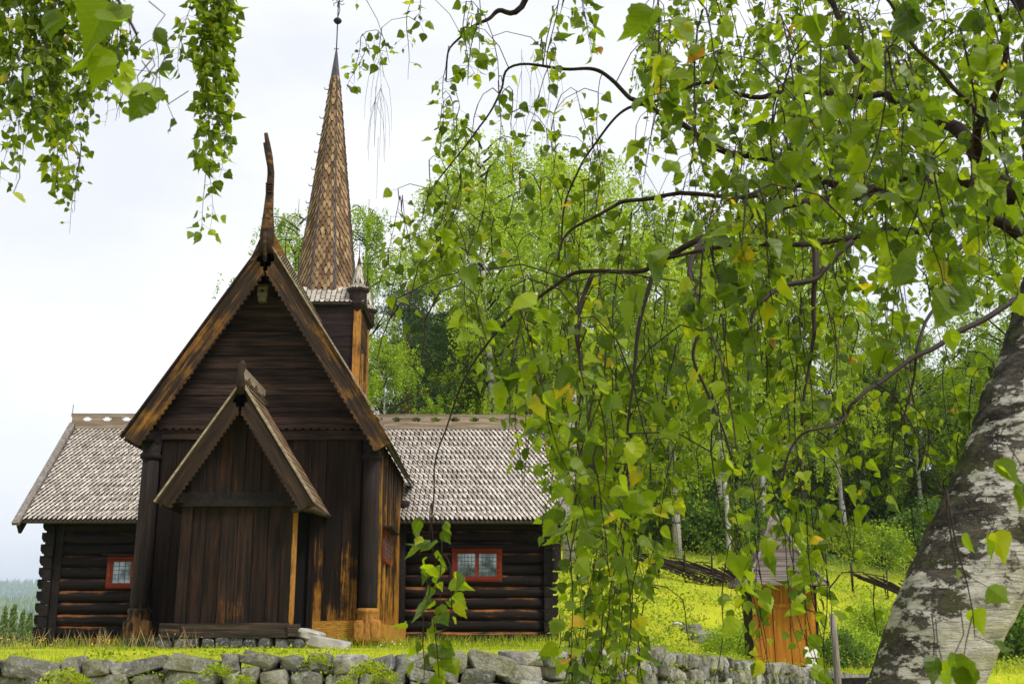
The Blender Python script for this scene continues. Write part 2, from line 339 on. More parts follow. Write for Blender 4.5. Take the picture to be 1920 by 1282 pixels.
def npmesh(name, V, Fq, mats, parent=None, mi=None, smooth=False):
    """V (n,3) float, Fq list of (m,k) int arrays"""
    me = bpy.data.meshes.new(name); off = np.array(root_loc(parent)); V = (V-off).astype(np.float32)
    loops = np.concatenate([f.ravel() for f in Fq]); tot = np.concatenate([np.full(len(f), f.shape[1]) for f in Fq])
    st = np.concatenate([[0], np.cumsum(tot)[:-1]])
    me.vertices.add(len(V)); me.vertices.foreach_set('co', V.ravel()); me.loops.add(len(loops)); me.loops.foreach_set('vertex_index', loops.astype(np.int32))
    me.polygons.add(len(tot)); me.polygons.foreach_set('loop_start', st.astype(np.int32)); me.polygons.foreach_set('loop_total', tot.astype(np.int32))
    for m in (mats if isinstance(mats, (list, tuple)) else [mats]): me.materials.append(m)
    if mi is not None: me.polygons.foreach_set('material_index', np.array(mi, dtype=np.int32))
    me.polygons.foreach_set('use_smooth', np.full(len(tot), smooth)); me.update(calc_edges=True); me.validate()
    o = bpy.data.objects.new(name, me); C.objects.link(o)
    if parent: o.parent = parent
    return o
def quads(ctr, size, rng, up=.0, asp=.62):
    """diamond leaves with random orientation around centres"""
    n = len(ctr); a = rng.normal(size=(n, 3)); a[:, 2] -= up; a /= np.linalg.norm(a, axis=1)[:, None]
    b = rng.normal(size=(n, 3)); b -= a*np.sum(a*b, 1)[:, None]; b /= np.linalg.norm(b, axis=1)[:, None]
    s = (size*rng.uniform(.6, 1.3, n))[:, None]; c = np.asarray(ctr)
    nn = np.cross(a, b)*s*.12
    V = np.stack([c-a*s*.5, c+b*s*.5*asp+nn, c+a*s*.5, c-b*s*.5*asp+nn], 1).reshape(-1, 3)
    return V, np.arange(n*4).reshape(n, 4)
def copy_tree(o, parent=None):
    c = o.copy(); C.objects.link(c); c.parent = parent
    for ch in o.children: copy_tree(ch, c)
    return c

# ------------------------------------------------------------------ ground
WALL = [(-9.5, 10.9, -.28), (-4.5, 11.0, -.21), (0.0, 11.4, -.16), (1.1, 12.3, -.15), (1.8, 14.6, -.17), (4.0, 19.2, -.38), (6.64, 23.6, -.65), (8.6, 25.2, -.78)]
def wall_d(x, y):
    best = 1e9; sg = 1
    pts = [(-40, 10.5, 0)]+WALL+[(14, 26, 0), (40, 28, 0)]
    for (x0, y0, _), (x1, y1, _) in zip(pts[:-1], pts[1:]):
        dx, dy = x1-x0, y1-y0; t = max(0, min(1, ((x-x0)*dx+(y-y0)*dy)/(dx*dx+dy*dy))); d = math.hypot(x-x0-t*dx, y-y0-t*dy)
        if d < best: best = d; sg = 1 if dx*(y-y0)-dy*(x-x0) > 0 else -1
    return best*sg
def ss(a, b, t):
    t = max(0, min(1, (t-a)/(b-a))); return t*t*(3-2*t)
def h(x, y):
    zi = -.255+.115*ss(11, 21, y)+.07*ss(21, 28, y)
    zi -= .25*ss(-7, -11, x)*ss(14, 28, y)
    zi -= .62*ss(1.8, 7.5, x)
    y0 = 31+max(0, min(x, 30)-6)*.4
    left = ss(-16, -8, x+(y-31)*.06)
    hill = max(0, y-y0); hz = .245*hill if hill < 50 else 12.25+.16*(hill-50); hz = min(hz, 22)
    vz = -.3-9*ss(30, 115, y)-25*ss(115, 400, y)
    if y > 31: zi = zi*(1-ss(31, 36, y)*(1-left))+hz*left+vz*(1-left)*ss(31, 36, y)
    z = zi+.03*noise.noise(Vector((x*.7, y*.7, 0)))+.35*ss(40, 50, y)*noise.noise(Vector((x*.15, y*.15, 3)))
    if y < 40:
        d = wall_d(x, y); fz = -1.6 if x < 9 else -1.6+.8*ss(9, 13, x)*ss(8, 20, y)
        t = ss(-.15, .25, d); z = z*t+fz*(1-t)
    if y > 450:
        ridge = 172*math.exp(-((y-4000)/700)**2)*(1+.12*noise.noise(Vector((x/420, 1, 0)))) + 55*math.exp(-((y-2000)/330)**2)*(1+.3*noise.noise(Vector((x/250, 5, 0))))
        z = z*(1-ss(450, 1000, y))-34*ss(450, 1000, y)+ (ridge+34*ss(1200, 2000, y))
    return z
def ground_at(px, py):
    y = 12.0
    while y < 200:
        p = P(px, py, y)
        if y > 26 and p.z <= h(p.x, p.y): return Vector((p.x, y, h(p.x, y)))
        y += .25
    return P(px, py, 60)
def axis(segs):
    o = [segs[0][0]]
    for a, b, n in segs: o += [a+(b-a)*i/n for i in range(1, n+1)]
    return o
xs = axis([(-4000, -600, 10), (-600, -100, 20), (-100, -14, 30), (-14, 12, 75), (12, 40, 35), (40, 150, 20), (150, 4000, 12)])
ys = axis([(-3000, -20, 6), (-20, 9, 20), (9, 27, 62), (27, 60, 50), (60, 130, 30), (130, 450, 20), (450, 5000, 90), (5000, 7000, 6)])
gv = np.array([(x, y, h(x, y)) for y in ys for x in xs]); nx = len(xs)
gf = np.array([(j*nx+i, j*nx+i+1, (j+1)*nx+i+1, (j+1)*nx+i) for j in range(len(ys)-1) for i in range(nx-1)])
tag(npmesh('ground', gv, [gf], W['ground'], smooth=True), kind='structure')

# ------------------------------------------------------------------ church
XC = -4.6
church = thing('stave_church', 'dark tarred wooden stave church with steep gable, pale shingled wings and slender brown spire', 'church', (XC, 26, 0))
def shingles(mb, bl, br, tr, tl, wd, ex, tip=.5, th=.022, lift=.02, stag=True, mi=0, mk=1, gap=.08, hw=.16):
    """rows of pointed shingles over the quad; bl,br bottom corners"""
    bl, br, tr, tl = map(Vector, (bl, br, tr, tl)); nrm = (br-bl).cross(tl-bl).normalized()
    Ls = ((tl-bl).length+(tr-br).length)/2; rows = max(1, round(Ls/ex)); e = 1/rows
    for r in range(rows):
        t0 = r*e; a = bl.lerp(tl, t0); b = br.lerp(tr, t0); ww = (b-a).length; n = max(1, round(ww/wd))
        up = (tl.lerp(tr, .5)-bl.lerp(br, .5)).normalized(); ux = (b-a).normalized() if ww > 1e-6 else Vector((1, 0, 0)); w_ = ww/n
        for c in range(-1, n+1):
            u0 = c+(.5 if (stag and r % 2) else 0); u1 = u0+1
            if u1 <= .2 or u0 >= n-.2: continue
            cu0, cu1 = max(u0, 0), min(u1, n)
            j = R.uniform(-.007, .007); ln = Ls*e*1.95; g = w_*gap*R.uniform(.8, 1.25); dz = R.uniform(0, .008)
            def pt(u, v, k): # v up from tip
                return a+ux*(u*w_)+up*(v+j)+nrm*(k+ (lift+dz)*(1-min(1, v/ln)))
            x0, x1 = cu0*1.0, cu1*1.0; gg = g/w_; xm = (u0+u1)/2
            tl_ = tip*Ls*e
            pl = [(x0+gg, ln), (x0+gg, tl_), (max(x0, min(x1, xm-hw)), 0), (max(x0, min(x1, xm+hw)), 0), (x1-gg, tl_), (x1-gg, ln)]
            vs = [pt(u, v, th) for u, v in pl]+[pt(u, v, 0) for u, v in pl]
            o = len(mb.v); mb.v += [tuple(v) for v in vs]
            mb.f.append([o+i for i in range(6)]); mb.mi.append(mi); mb.sm.append(False)
            for i in (0, 1, 2, 3, 4):
                mb.f.append([o+i, o+6+i, o+7+i, o+i+1]); mb.mi.append(mk); mb.sm.append(False)
    # backing sheet
    off = nrm*-.004; vs = [bl+off, br+off, tr+off, tl+off]; bk = nrm*-.05
    mb.add(vs+[v+bk for v in vs], [(0, 1, 2, 3), (7, 6, 5, 4), (0, 4, 5, 1), (1, 5, 6, 2), (2, 6, 7, 3), (3, 7, 4, 0)], mk)
AP, EV = (XC, 7.68), 2.52      # nave gable apex, half width of roof at eave
EZ = 3.72; SL = (AP[1]-EZ)/EV
def planks_v(mb, x0, x1, y, top, z0, wmin=.22, wmax=.36, th=.05, mi=0, ax='y'):
    x = x0
    while x < x1-.02:
        w_ = min(R.uniform(wmin, wmax), x1-x)
        if x1-(x+w_) < .1: w_ = x1-x
        dy = R.uniform(-.018, .018); a, b = x+.006, x+w_-.006
        pts = [(a, z0), (b, z0), (b, top(b)), (a, top(a))] if not top(a) == 0 else []
        if ax == 'y': mb.prism(pts, y+dy, y+dy+th, mi)
        else: mb.prism(pts, y+dy, y+dy+th, mi, ax='x')
        x += w_
# front wall of the nave
mb = MB(); YN = 22.9
planks_v(mb, XC-1.95, XC, YN, lambda x: 3.83, .34, .26, .36); mb.build('front_wall', W['nave_v'], church)
mb = MB(); planks_v(mb, XC+.003, XC+1.95, YN, lambda x: 3.83, .34, .26, .36); mb.build('front_wall', W['nave_r'], church, 'front wall planks right of the porch, worn golden below')
mb = MB(); mb.box(XC-1.98, XC+2.0, YN-.06, YN+.1, 3.82, 4.0, j=.006); mb.build('wall_plate', W['gable_h'], church)
mb = MB(); mb.box(XC-2.0, XC-.98, YN-.07, YN+.1, -.05, .36, j=.008); mb.build('sill_beam', W['nave_dark'], church)
mb = MB(); mb.box(XC+.98, XC+2.02, YN-.07, YN+.1, -.05, .36, j=.008); mb.build('sill_beam', W['gold'], church, 'golden worn sill beam right of the porch')
# gable boards, lowest with a scalloped edge
mb = MB(); z = 4.0; k = 0
def roofx(z_, o=.0): return max(.0, (AP[1]-.12-z_)/SL-o)
while z < 7.4:
    hh = R.choice((.2, .24, .27, .3)); z1 = min(z+hh, 7.5); xa, xb = roofx(z), roofx(z1); y = YN-.04+R.choice((-.025, -.01, .006, .02))
    if k == 0:
        z1 = 4.26; xa, xb = 2.06, roofx(z1); pts = []; n = 26
        for i in range(n):
            for q in range(5):
                u = (i+q/5)/n; pts.append((XC-2.06+4.12*u, 4.0+.05-.05*math.sin(math.pi*q/5)))
        pts += [(XC+2.06, 4.05), (XC+xb, z1), (XC-xb, z1)]
        mb.prism(pts, YN-.1, YN-.06)
    else: mb.prism([(XC-xa, z+.007), (XC+xa, z+.007), (XC+xb, z1-.007), (XC-xb, z1-.007)], y, y+.05)
    z = z1; k += 1
mb.build('gable_boards', W['gable_h'], church)
mb = MB(); mb.prism([(XC-1.96, .3), (XC+1.96, .3), (XC+2.1, 3.9), (XC, 7.5), (XC-2.1, 3.9)], YN+.06, YN+.1); 
mb.box(XC-2.0, XC+2.0, YN+1, 28.8, .2, .3); mb.build('inner_lining', W['black'], church)
for sx in (-1, 1):
    mb = MB(); mb.lathe((XC-.11+sx*.27, YN-.036), [(.07, 0), (.07, .01)], 16)
    for i in range(len(mb.v)): x, y, z_ = mb.v[i]; mb.v[i] = (x, YN-.075-z_, 6.72+(y-(YN-.036)))
    mb.build('gable_hole', W['black'], church)
# verge boards in a slanted local frame, scalloped below
def verge(parent, ax, az, ex_, ez, y0, y1, wd, pitch, mat, name='verge_board', flip=1, lab=None):
    """outer edge from apex (ax,az) to eave (ex_,ez)"""
    L_ = math.hypot(ex_-ax, ez-az); ang = math.atan2(ez-az, ex_-ax)
    ux, uz = math.cos(ang), math.sin(ang); vx, vz = (uz, -ux) if flip > 0 else (-uz, ux)   # inward/down normal
    n = max(3, round(L_/pitch)); pts = [(0, 0)]
    low = []
    # mitre at apex: inner edge starts further along
    m = wd*abs(ux)/abs(uz)
    st = m
    for i in range(n):
        for q in range(6):
            u = st+(L_-st)*(i+q/6)/n
            low.append((u, wd+.045*math.sin(math.pi*q/6)))
    low.append((L_, wd-.02))
    poly = [(0, 0)]+[(u, v) for u, v in low]+[(L_+.0, 0)]
    o = bpy.data.objects.new(name, None)
    mb = MB(); mb.prism([(u, v*flip*-1) for u, v in poly], y0, y1)
    # local x along the board: object rotated about Y
    me_o = mb.build(name, mat, None); off = root_loc(parent); bpy.data.objects.remove(o)
    me_o.parent = parent; me_o.location = (ax-off[0], -off[1], az-off[2]); me_o.rotation_euler = (0, -ang, 0)
    if lab: me_o['label'] = lab
    return me_o
YV = 22.25
verge(church, XC, AP[1]+.05, XC-EV, EZ+.05, YV, YV+.05, .33, .125, W['verge'], flip=-1)
verge(church, XC, AP[1]+.05, XC+EV+.06, EZ-.04, YV, YV+.05, .33, .125, W['verge'], flip=1)
# nave roof
mb = MB()
shingles(mb, (XC+EV, YV+.08, EZ-.02), (XC+EV, 29.3, EZ-.02), (XC, 29.3, AP[1]), (XC, YV+.08, AP[1]), .17, .24)
shingles(mb, (XC-EV, 29.3, EZ-.02), (XC-EV, YV+.08, EZ-.02), (XC, YV+.08, AP[1]), (XC, 29.3, AP[1]), .17, .24)
mb.build('nave_roof', [W['shing'], W['shing_k']], church)
for sx in (-1, 1):   # thin dark cover strip over the verge
    mb = MB(); a = Vector((XC-sx*.0, 0, AP[1]+.07)); e = Vector((XC+sx*(EV+.05), 0, EZ+.03)); d = (e-a).normalized(); nn = Vector((-d.z, 0, d.x)) if sx > 0 else Vector((d.z, 0, -d.x))
    vs = [Vector((p.x, y, p.z))+nn*o for p in (a, e) for y in (YV-.05, YV+.14) for o in (0, .03)]
    mb.add(vs, [(0, 1, 3, 2), (4, 6, 7, 5), (0, 4, 5, 1), (2, 3, 7, 6), (1, 5, 7, 3), (0, 2, 6, 4)]); mb.build('verge_cover_strip', W['pale'] if sx > 0 else W['gable_h'], church)
# crest on the nave ridge with openings, and the carved prow
def crest(parent, x0, x1, z0, hh, y, t, mat, along='x', step=.5, name='ridge_crest'):
    mb = MB(); n = max(1, int((x1-x0)/step)); f = mb.box
    def bx(a, b, za, zb):
        if along == 'x': mb.box(a, b, y-t/2, y+t/2, za, zb)
        else: mb.box(y-t/2, y+t/2, a, b, za, zb)
    st = (x1-x0)/n
    for i in range(n):
        a = x0+i*st; bx(a, a+st*.5, z0+hh*.25, z0+hh*.68); bx(a+st*.5, a+st*.58, z0+hh*.25, z0+hh*.4); bx(a+st*.92, a+st, z0+hh*.25, z0+hh*.4)
        bx(a+st*.5, a+st*.62, z0+hh*.56, z0+hh*.68); bx(a+st*.86, a+st, z0+hh*.56, z0+hh*.68)
    bx(x0, x1, z0, z0+hh*.25); bx(x0-.03, x1+.03, z0+hh*.68, z0+hh)
    return mb.build(name, mat, parent)
crest(church, YV+.25, 29.5, AP[1]+.02, .36, XC, .06, W['verge'], 'y')
mb = MB(); pts = [P(a, b, YV-.02) for a, b in ((500, 475), (501, 440), (503, 400), (506, 360), (508, 325), (506, 295), (502, 270), (498.5, 250))]
mb.tube(pts, [.1, .115, .08, .062, .055, .048, .04, .03], 8, flat=(1, 1.3))
mb.tube([P(a, b, YV-.04) for a, b in ((508, 330), (503, 305), (499, 285), (495.5, 268))], [.04, .038, .034, .025], 7)
mb.tube([P(a, b, YV-.1) for a, b in ((497, 490), (497, 460), (497, 430), (500, 400))], [.035, .045, .045, .02], 7)
for i in range(4): q = P(506, 348+i*5, YV); mb.box(q.x-.065, q.x+.06, YV-.12, YV+.06, q.z-.014, q.z+.014)
mb.build('carved_prow', W['verge'], church)
mb = MB()   # swept flare where the verges run up into the prow
for sx, q in ((-1, [(461, 500), (476, 472), (487, 448), (492, 415), (497, 405), (499, 440), (499, 470)]), (1, [(499, 470), (500, 440), (504, 405), (511, 418), (513, 440), (524, 458), (535, 480)])):
    q = [P(a, b, YV-.02) for a, b in q]; mb.prism([(p.x, p.z) for p in q], YV-.03, YV+.0)
mb.build('prow_flare', W['verge'], church)
# columns
for cx in (-6.72, -2.43):
    mb = MB(); cyy = YN-.13
    mb.lathe((cx, cyy), [(.17, .55), (.185, .7), (.175, 1.5), (.165, 2.6), (.155, 3.42)], 18); col = mb.build('column', W['column'], church)
    mb = MB(); mb.lathe((cx, cyy), [(.21, -.1), (.235, .05), (.22, .3), (.2, .47), (.21, .5), (.225, .53), (.21, .57), (.18, .59)], 18)
    for a in (-.6, .8): mb.rock((cx+a*.22, cyy-.13, .17), (.1, .1, .2), cx+a, p=5, nz_=.06)
    mb.build('column_base', W['post'] if cx > -4 else W['column'], col)
    mb = MB(); mb.lathe((cx, cyy), [(.155, 3.4), (.2, 3.42), (.21, 3.46), (.19, 3.5), (.16, 3.52), (.19, 3.7), (.17, 3.72)], 18)
    mb.box(cx-.15, cx+.15, cyy-.16, cyy+.16, 3.7, 3.95); mb.box(cx-.11, cx+.11, cyy-.4, cyy+.1, 3.74, 3.92, j=.01)
    mb.build('capital', W['logend'], col)
# side walls of the nave
mb = MB(); planks_v(mb, 23.0, 28.95, -2.36, lambda x: 3.9, .0, .2, .32, .05, ax='x'); mb.build('side_wall', W['side'], church, 'worn golden plank side wall')
mb = MB(); planks_v(mb, 23.0, 28.95, -6.86, lambda x: 3.9, -.1, .2, .32, .05, ax='x'); mb.build('side_wall', W['nave_dark'], church)
mb = MB(); mb.box(-2.33, -2.16, 23.3, 29, -.1, .3, j=.01); mb.build('side_sill', W['gold'], church)
mb = MB(); mb.lathe((-2.3, 28.75), [(.12, -.2), (.12, 3.3)], 12); mb.lathe((-2.3, 28.75), [(.13, 3.1), (.19, 3.15), (.19, 3.25), (.14, 3.3)], 12); mb.build('corner_post', W['logend'], church)
# log wings
def logwall(parent, x0, x1, y, z0, z1, n, name='log_wall'):
    mb = MB(); ph = (z1-z0)/n
    for i in range(n):
        zc = z0+ph*(i+.5); segs = 9; dy = R.uniform(-.012, .012)
        path = [(x0+(x1-x0)*q/segs, y+dy+R.uniform(-.008, .008), zc+R.uniform(-.007, .007)) for q in range(segs+1)]
        mb.tube(path, [ph*.54*R.uniform(.97, 1.03) if 0 < q < segs else ph*.5 for q in range(segs+1)], 12, flat=None)
    return mb.build(name, W['log'], parent)
YW = 29.0
lw = logwall(church, -10.72, -6.9, YW, -.22, 2.82, 11); rw = logwall(church, -2.32, 1.22, YW, -.06, 2.86, 11)
mb = MB()
for wall, x, z0, sgn in ((lw, -10.78, -.28, -1), (rw, 1.26, -.1, 1)):
    mb = MB(); ph = 3.06/11
    for i in range(11):
        zc = z0+ph*(i+.5)
        mb.box(x-.1, x+.1, YW-.22+R.uniform(-.015, .015), YW+4.6, zc-ph*.47, zc+ph*.47, j=.012)       # cross logs
        a, b = (x-.24, x-.1) if sgn < 0 else (x+.1, x+.24)
        mb.prism([(a+(.05 if sgn < 0 else 0), zc-ph*.2), (b-(.05 if sgn > 0 else 0), zc-ph*.2), (b, zc+ph*.12), (b, zc+ph*.62), (a, zc+ph*.62), (a, zc+ph*.12)], YW-.12+R.uniform(-.02, .02), YW+.12)
        if sgn < 0: mb.box(-10.66, -10.48, YW-.15, YW, zc-ph*.5, zc+ph*.5)
    mb.build('notched_corner', W['logend'], church)
mb = MB()
for x0, x1 in ((-11.0, -6.8), (-2.4, 1.6)): mb.box(x0, x1, YW-.2, YW+.3, 2.78, 2.92)
mb.box(-2.4, 1.1, YW+.15, YW+.2, -.1, 2.8); mb.box(-10.6, -6.9, YW+.15, YW+.2, -.2, 2.8)
mb.box(-10.7, 1.2, 33.6, 33.7, -.3, 2.8)
mb.prism([(28.8, 2.8), (33.8, 2.8), (31.3, 5.4)], -11.05, -10.95, ax='x'); mb.prism([(28.8, 2.8), (33.8, 2.8), (31.3, 5.4)], 1.25, 1.35, ax='x')
mb.build('wing_backing', W['black'], church)
YE, ZE, YR, ZR = 28.3, 2.74, 31.3, 5.52
for x0, x1, lab in ((-11.32, XC+.2, 'shingled roof of the left wing'), (XC-.2, 1.58, 'shingled roof of the right wing')):
    mb = MB()
    xa = x0 if x0 < -8 else -2.5; xb = x1 if x1 > 0 else -6.4
    shingles(mb, (xa, YE, ZE), (xb, YE, ZE), (x1 if x1 > 0 else -5, YR, ZR), (x0 if x0 < -8 else -4.2, YR, ZR), .118, .128, tip=.95, th=.034, lift=.04, gap=.145, hw=.09)
    # back slope
    a = [Vector((x1, 34.3, ZE)), Vector((x0, 34.3, ZE)), Vector((x0, YR, ZR)), Vector((x1, YR, ZR))]; mb.add(a+[v+Vector((0, .03, .05)) for v in a], [(0, 1, 2, 3), (7, 6, 5, 4), (0, 4, 5, 1), (2, 6, 7, 3), (1, 5, 6, 2), (3, 7, 4, 0)], 1)
    mb.build('wing_roof', [W['shing'], W['shing_k']], church, lab)
def sloped(mb, x, y0, z0, y1, z1, w_, d, mi=0):
    a = Vector((x, y0, z0)); b = Vector((x, y1, z1)); u = (b-a).normalized(); n_ = Vector((0, -u.z, u.y))
    vs = [p+Vector((sx*w_/2, 0, 0))+n_*o for p in (a, b) for sx in (-1, 1) for o in (-d, .06)]
    mb.add(vs, [(0, 1, 3, 2), (4, 6, 7, 5), (0, 4, 5, 1), (2, 3, 7, 6), (1, 5, 7, 3), (0, 2, 6, 4)], mi)
for x in (-11.4, 1.62):
    mb = MB(); sloped(mb, x, YE-.12, ZE-.08, YR+.02, ZR+.12, .17, .02); mb.build('barge_board', W['palez'], church)
    mb = MB(); sloped(mb, x+(.02 if x < 0 else .0), YE-.0, ZE-.12, YR, ZR-.1, .07, .2); sloped(mb, x, 34.3, ZE-.12, YR, ZR-.02, .09, .26)
    if x > 0: mb.box(1.4, 1.56, YE+.3, YE+.36, 1.62, 2.7)
    mb.build('under_board', W['logend'], church)
mb = MB(); mb.box(-11.3, XC-1, YR-.12, YR+.12, ZR-.02, ZR+.16, j=.004); mb.box(XC+1, 1.58, YR-.12, YR+.12, ZR-.02, ZR+.16, j=.004); mb.build('ridge_board', W['pale'], church)
crest(church, -11.42, XC-1, ZR+.13, .27, YR-.02, .07, W['pale'], 'x', .5); crest(church, XC+1, 1.6, ZR+.13, .27, YR-.02, .07, W['pale'], 'x', .5)
mb = MB(); mb.tube([(-11.44, YR, ZR+.3), (-11.44, YR, ZR+.65)], .01, 5); mb.build('lightning_rod', W['iron'], church)
mb = MB()   # dragon head at the far end of the right ridge
q = [P(a, b, YR) for a, b in ((1040, 790), (1058, 765), (1068, 742), (1075, 725), (1086, 713), (1105, 707), (1128, 700), (1150, 694))]
mb.tube(q, [.14, .13, .11, .11, .12, .1, .07, .03], 8, flat=(1, .6)); q2 = [P(a, b, YR) for a, b in ((1090, 722), (1115, 724), (1140, 718), (1155, 712))]; mb.tube(q2, [.07, .05, .04, .02], 7, flat=(1, .7))
mb.tube([P(a, b, YR) for a, b in ((1085, 705), (1078, 692), (1090, 686))], [.05, .035, .015], 6); mb.build('dragon_head', W['verge'], church)
# windows
def window(x0, x1, z0, z1, y, cas, parent=church, cols=5, rows=5, side=False, lab=None):
    T = Matrix.Identity(4)
    if side: T = Matrix.Translation((side, 0, 0)) @ Matrix.Rotation(math.pi/2, 4, 'Z')
    fr = MB(); t = .09
    def b(m, a0, a1, y0, y1, c0, c1, mi=0): m.box(a0, a1, y0, y1, c0, c1, mi, T if side else None)
    b(fr, x0, x1, y-.06, y+.1, z0, z0+t); b(fr, x0-.01, x1+.01, y-.055, y+.1, z1-t, z1); b(fr, x0, x0+t, y-.05, y+.1, z0+t, z1-t); b(fr, x1-t, x1, y-.05, y+.1, z0+t, z1-t)
    b(fr, x0+.03, x1-.03, y-.075, y-.05, z0+.03, z0+.06); b(fr, x0+.03, x1-.03, y-.075, y-.052, z1-.06, z1-.03)
    f = fr.build('window', W['red'], parent, lab)
    xa, xb, za, zb = x0+t, x1-t, z0+t, z1-t; n = cas; w_ = (xb-xa)/n
    for i in range(n):
        a = xa+i*w_+.003; c = a+w_-.006; s_ = .045; ms = MB()
        b(ms, a, c, y-.035, y+.0, za+.002, za+s_); b(ms, a, c, y-.035, y+.0, zb-s_, zb-.002); b(ms, a, a+s_, y-.035, y, za+s_, zb-s_); b(ms, c-s_, c, y-.035, y, za+s_, zb-s_)
        ms.build('casement', W['red'], f)
        pm = MB(); b(pm, a+s_, c-s_, y-.008, y+.004, za+s_, zb-s_); pm.build('pane', W['glass'], f)
        lm = MB()
        for q in range(1, cols): xx = a+s_+(c-a-2*s_)*q/cols; b(lm, xx-.006, xx+.006, y-.018, y-.009, za+s_, zb-s_)
        for q in range(1, rows+1): zz = za+s_+(zb-za-2*s_)*q/(rows+1); b(lm, a+s_, c-s_, y-.022, y-.0185, zz-.006, zz+.006)
        lm.build('leading', W['leadm'], f)
    hm = MB(); b(hm, x0-.1, x1+.1, y-.16, y+.1, z1+.01, z1+.045); hm.build('hood_board', W['logend'], f)
    return f
W['leadm'] = plain('dull_leading', (.12, .12, .12), .6, .3)
window(-1.07, .14, 1.37, 2.17, YW-.15, 2, lab='red two-part leaded window in the right wing', cols=5, rows=5)
window(-9.36, -8.12, 1.2, 1.97, YW-.15, 2, lab='red leaded window in the left wing beside the column', cols=3, rows=4)
window(24.1, 25.6, 1.62, 2.26, 2.28, 2, side=0, lab='x') if 0 else None
def side_window():
    fr = MB(); X = -2.31; y0, y1, z0, z1, t = 24.15, 25.65, 1.55, 2.2, .08
    fr.box(X, X+.05, y0, y1, z0, z0+t); fr.box(X, X+.05, y0, y1, z1-t, z1); fr.box(X, X+.048, y0, y0+t, z0+t, z1-t); fr.box(X, X+.048, y1-t, y1, z0+t, z1-t); fr.box(X, X+.047, (y0+y1)/2-.05, (y0+y1)/2+.05, z0+t, z1-t)
    f = fr.build('window', W['red'], church, 'small red window in the worn side wall')
    p = MB(); p.box(X, X+.03, y0+t, y1-t, z0+t, z1-t); p.build('pane', W['glass'], f)
    l_ = MB()
    for q in range(1, 8): yy = y0+t+(y1-y0-2*t)*q/8; l_.box(X+.031, X+.04, yy-.007, yy+.007, z0+t, z1-t)
    for q in range(1, 5): zz = z0+t+(z1-z0-2*t)*q/5; l_.box(X+.041, X+.046, y0+t, y1-t, zz-.007, zz+.007)
    l_.build('leading', W['leadm'], f)
    hm = MB(); hm.box(X, X+.2, y0-.12, y1+.12, z1+.01, z1+.05); hm.build('hood_board', W['logend'], f)
side_window()
# porch
YP = 21.0; PX = -4.57; pa = 4.40; pe = 2.33; ph_ = 1.34; PSL = (pa-pe)/ph_
mb = MB(); planks_v(mb, PX-.82, PX+.8, YP, lambda x: 2.32, .26, .24, .31, .04); mb.build('porch_front_wall', W['porch_v'], church)
mb = MB(); x = PX-.93
while x < PX+.93:
    w_ = R.uniform(.22, .3); a, b = x+.005, min(x+w_, PX+.95)-.005
    def tz(q): return max(2.6, pa-.12-abs(q-PX)*PSL)
    pts = [(a, 2.55), (b, 2.55), (b, tz(b))]+([(PX, tz(PX))] if a < PX < b else [])+[(a, tz(a))]
    mb.prism(pts, YP-.02+R.uniform(-.01, .01), YP+.04); x += w_
mb.build('porch_gable', W['porch_v'], church)
mb = MB(); mb.box(PX-1.02, PX+.98, YP-.1, YP+.08, 2.3, 2.42, j=.006); mb.box(PX-1.0, PX+.96, YP-.07, YP+.08, 2.425, 2.56, j=.006)
for sx in (-1, 1): mb.box(PX+sx*1.02-.1, PX+sx*1.02+.08, YP-.3, YP+1.9, 2.36, 2.54, j=.01)
mb.build('porch_beam', W['logend'], church)
mb = MB(); mb.box(PX-1.0, PX-.82, YP-.04, YP+.12, .26, 2.32, j=.01); mb.build('porch_post', W['porch_v'], church)
mb = MB(); mb.box(PX+.8, PX+.96, YP-.04, YP+.12, .26, 2.32, j=.008); mb.build('porch_post', W['porch_v'], church)
mb = MB(); mb.box(PX+.93, PX+1.0, YP-.02, YP+.3, .26, 2.3, j=.006); mb.build('door_jamb', W['post'], church, 'bright worn door jamb')
mb = MB(); planks_v(mb, YP+.1, YN-.05, PX-.96, lambda x: 2.35, .2, ax='x', th=.05); planks_v(mb, YP+.1, YN-.1, PX-.2, lambda x: 2.35, .2, ax='x', th=.05); mb.box(PX-.9, PX+.7, YN-.16, YN-.1, .2, 3.6); mb.build('porch_side_wall', W['nave_dark'], church)
mb = MB(); mb.box(PX+.0, PX+.99, YN-.14, YN-.09, .2, 2.7); mb.build('doorway_dark_panel', W['black'], church)  # black panel stands in for the shade inside the door opening
mb = MB(); mb.box(PX+.99, PX+1.09, YN-.2, YN-.06, .2, 2.4, j=.01); mb.build('door_post', W['nave_v'], church)
mb = MB(); mb.box(PX-1.22, PX-.86, YP-.16, YP+.1, .04, .28, j=.015); mb.box(PX-.86, PX+.98, YP-.13, YP+.12, .05, .29, j=.01); mb.box(PX+.98, PX+1.14, YP-.16, YP+.15, .06, .27, j=.015)
mb.box(PX-1.1, PX-.9, YP+.1, YN, .04, .26); mb.box(PX+.9, PX+1.08, YP+.1, YN, .04, .2); mb.build('porch_sill', W['sill'], church)
YQ = 20.6
verge(church, PX, pa+.04, PX-ph_, pe+.04, YQ, YQ+.045, .24, .1, W['pverge'], flip=-1)
verge(church, PX, pa+.04, PX+ph_+.02, pe, YQ, YQ+.045, .24, .1, W['pverge'], flip=1)
mb = MB()
shingles(mb, (PX+ph_, YQ+.06, pe-.03), (PX+ph_, YN, pe-.03), (PX, YN, pa), (PX, YQ+.06, pa), .14, .17)
shingles(mb, (PX-ph_, YN, pe-.03), (PX-ph_, YQ+.06, pe-.03), (PX, YQ+.06, pa), (PX, YN, pa), .14, .17)
mb.build('porch_roof', [W['shing_b'], W['shing_k']], church)
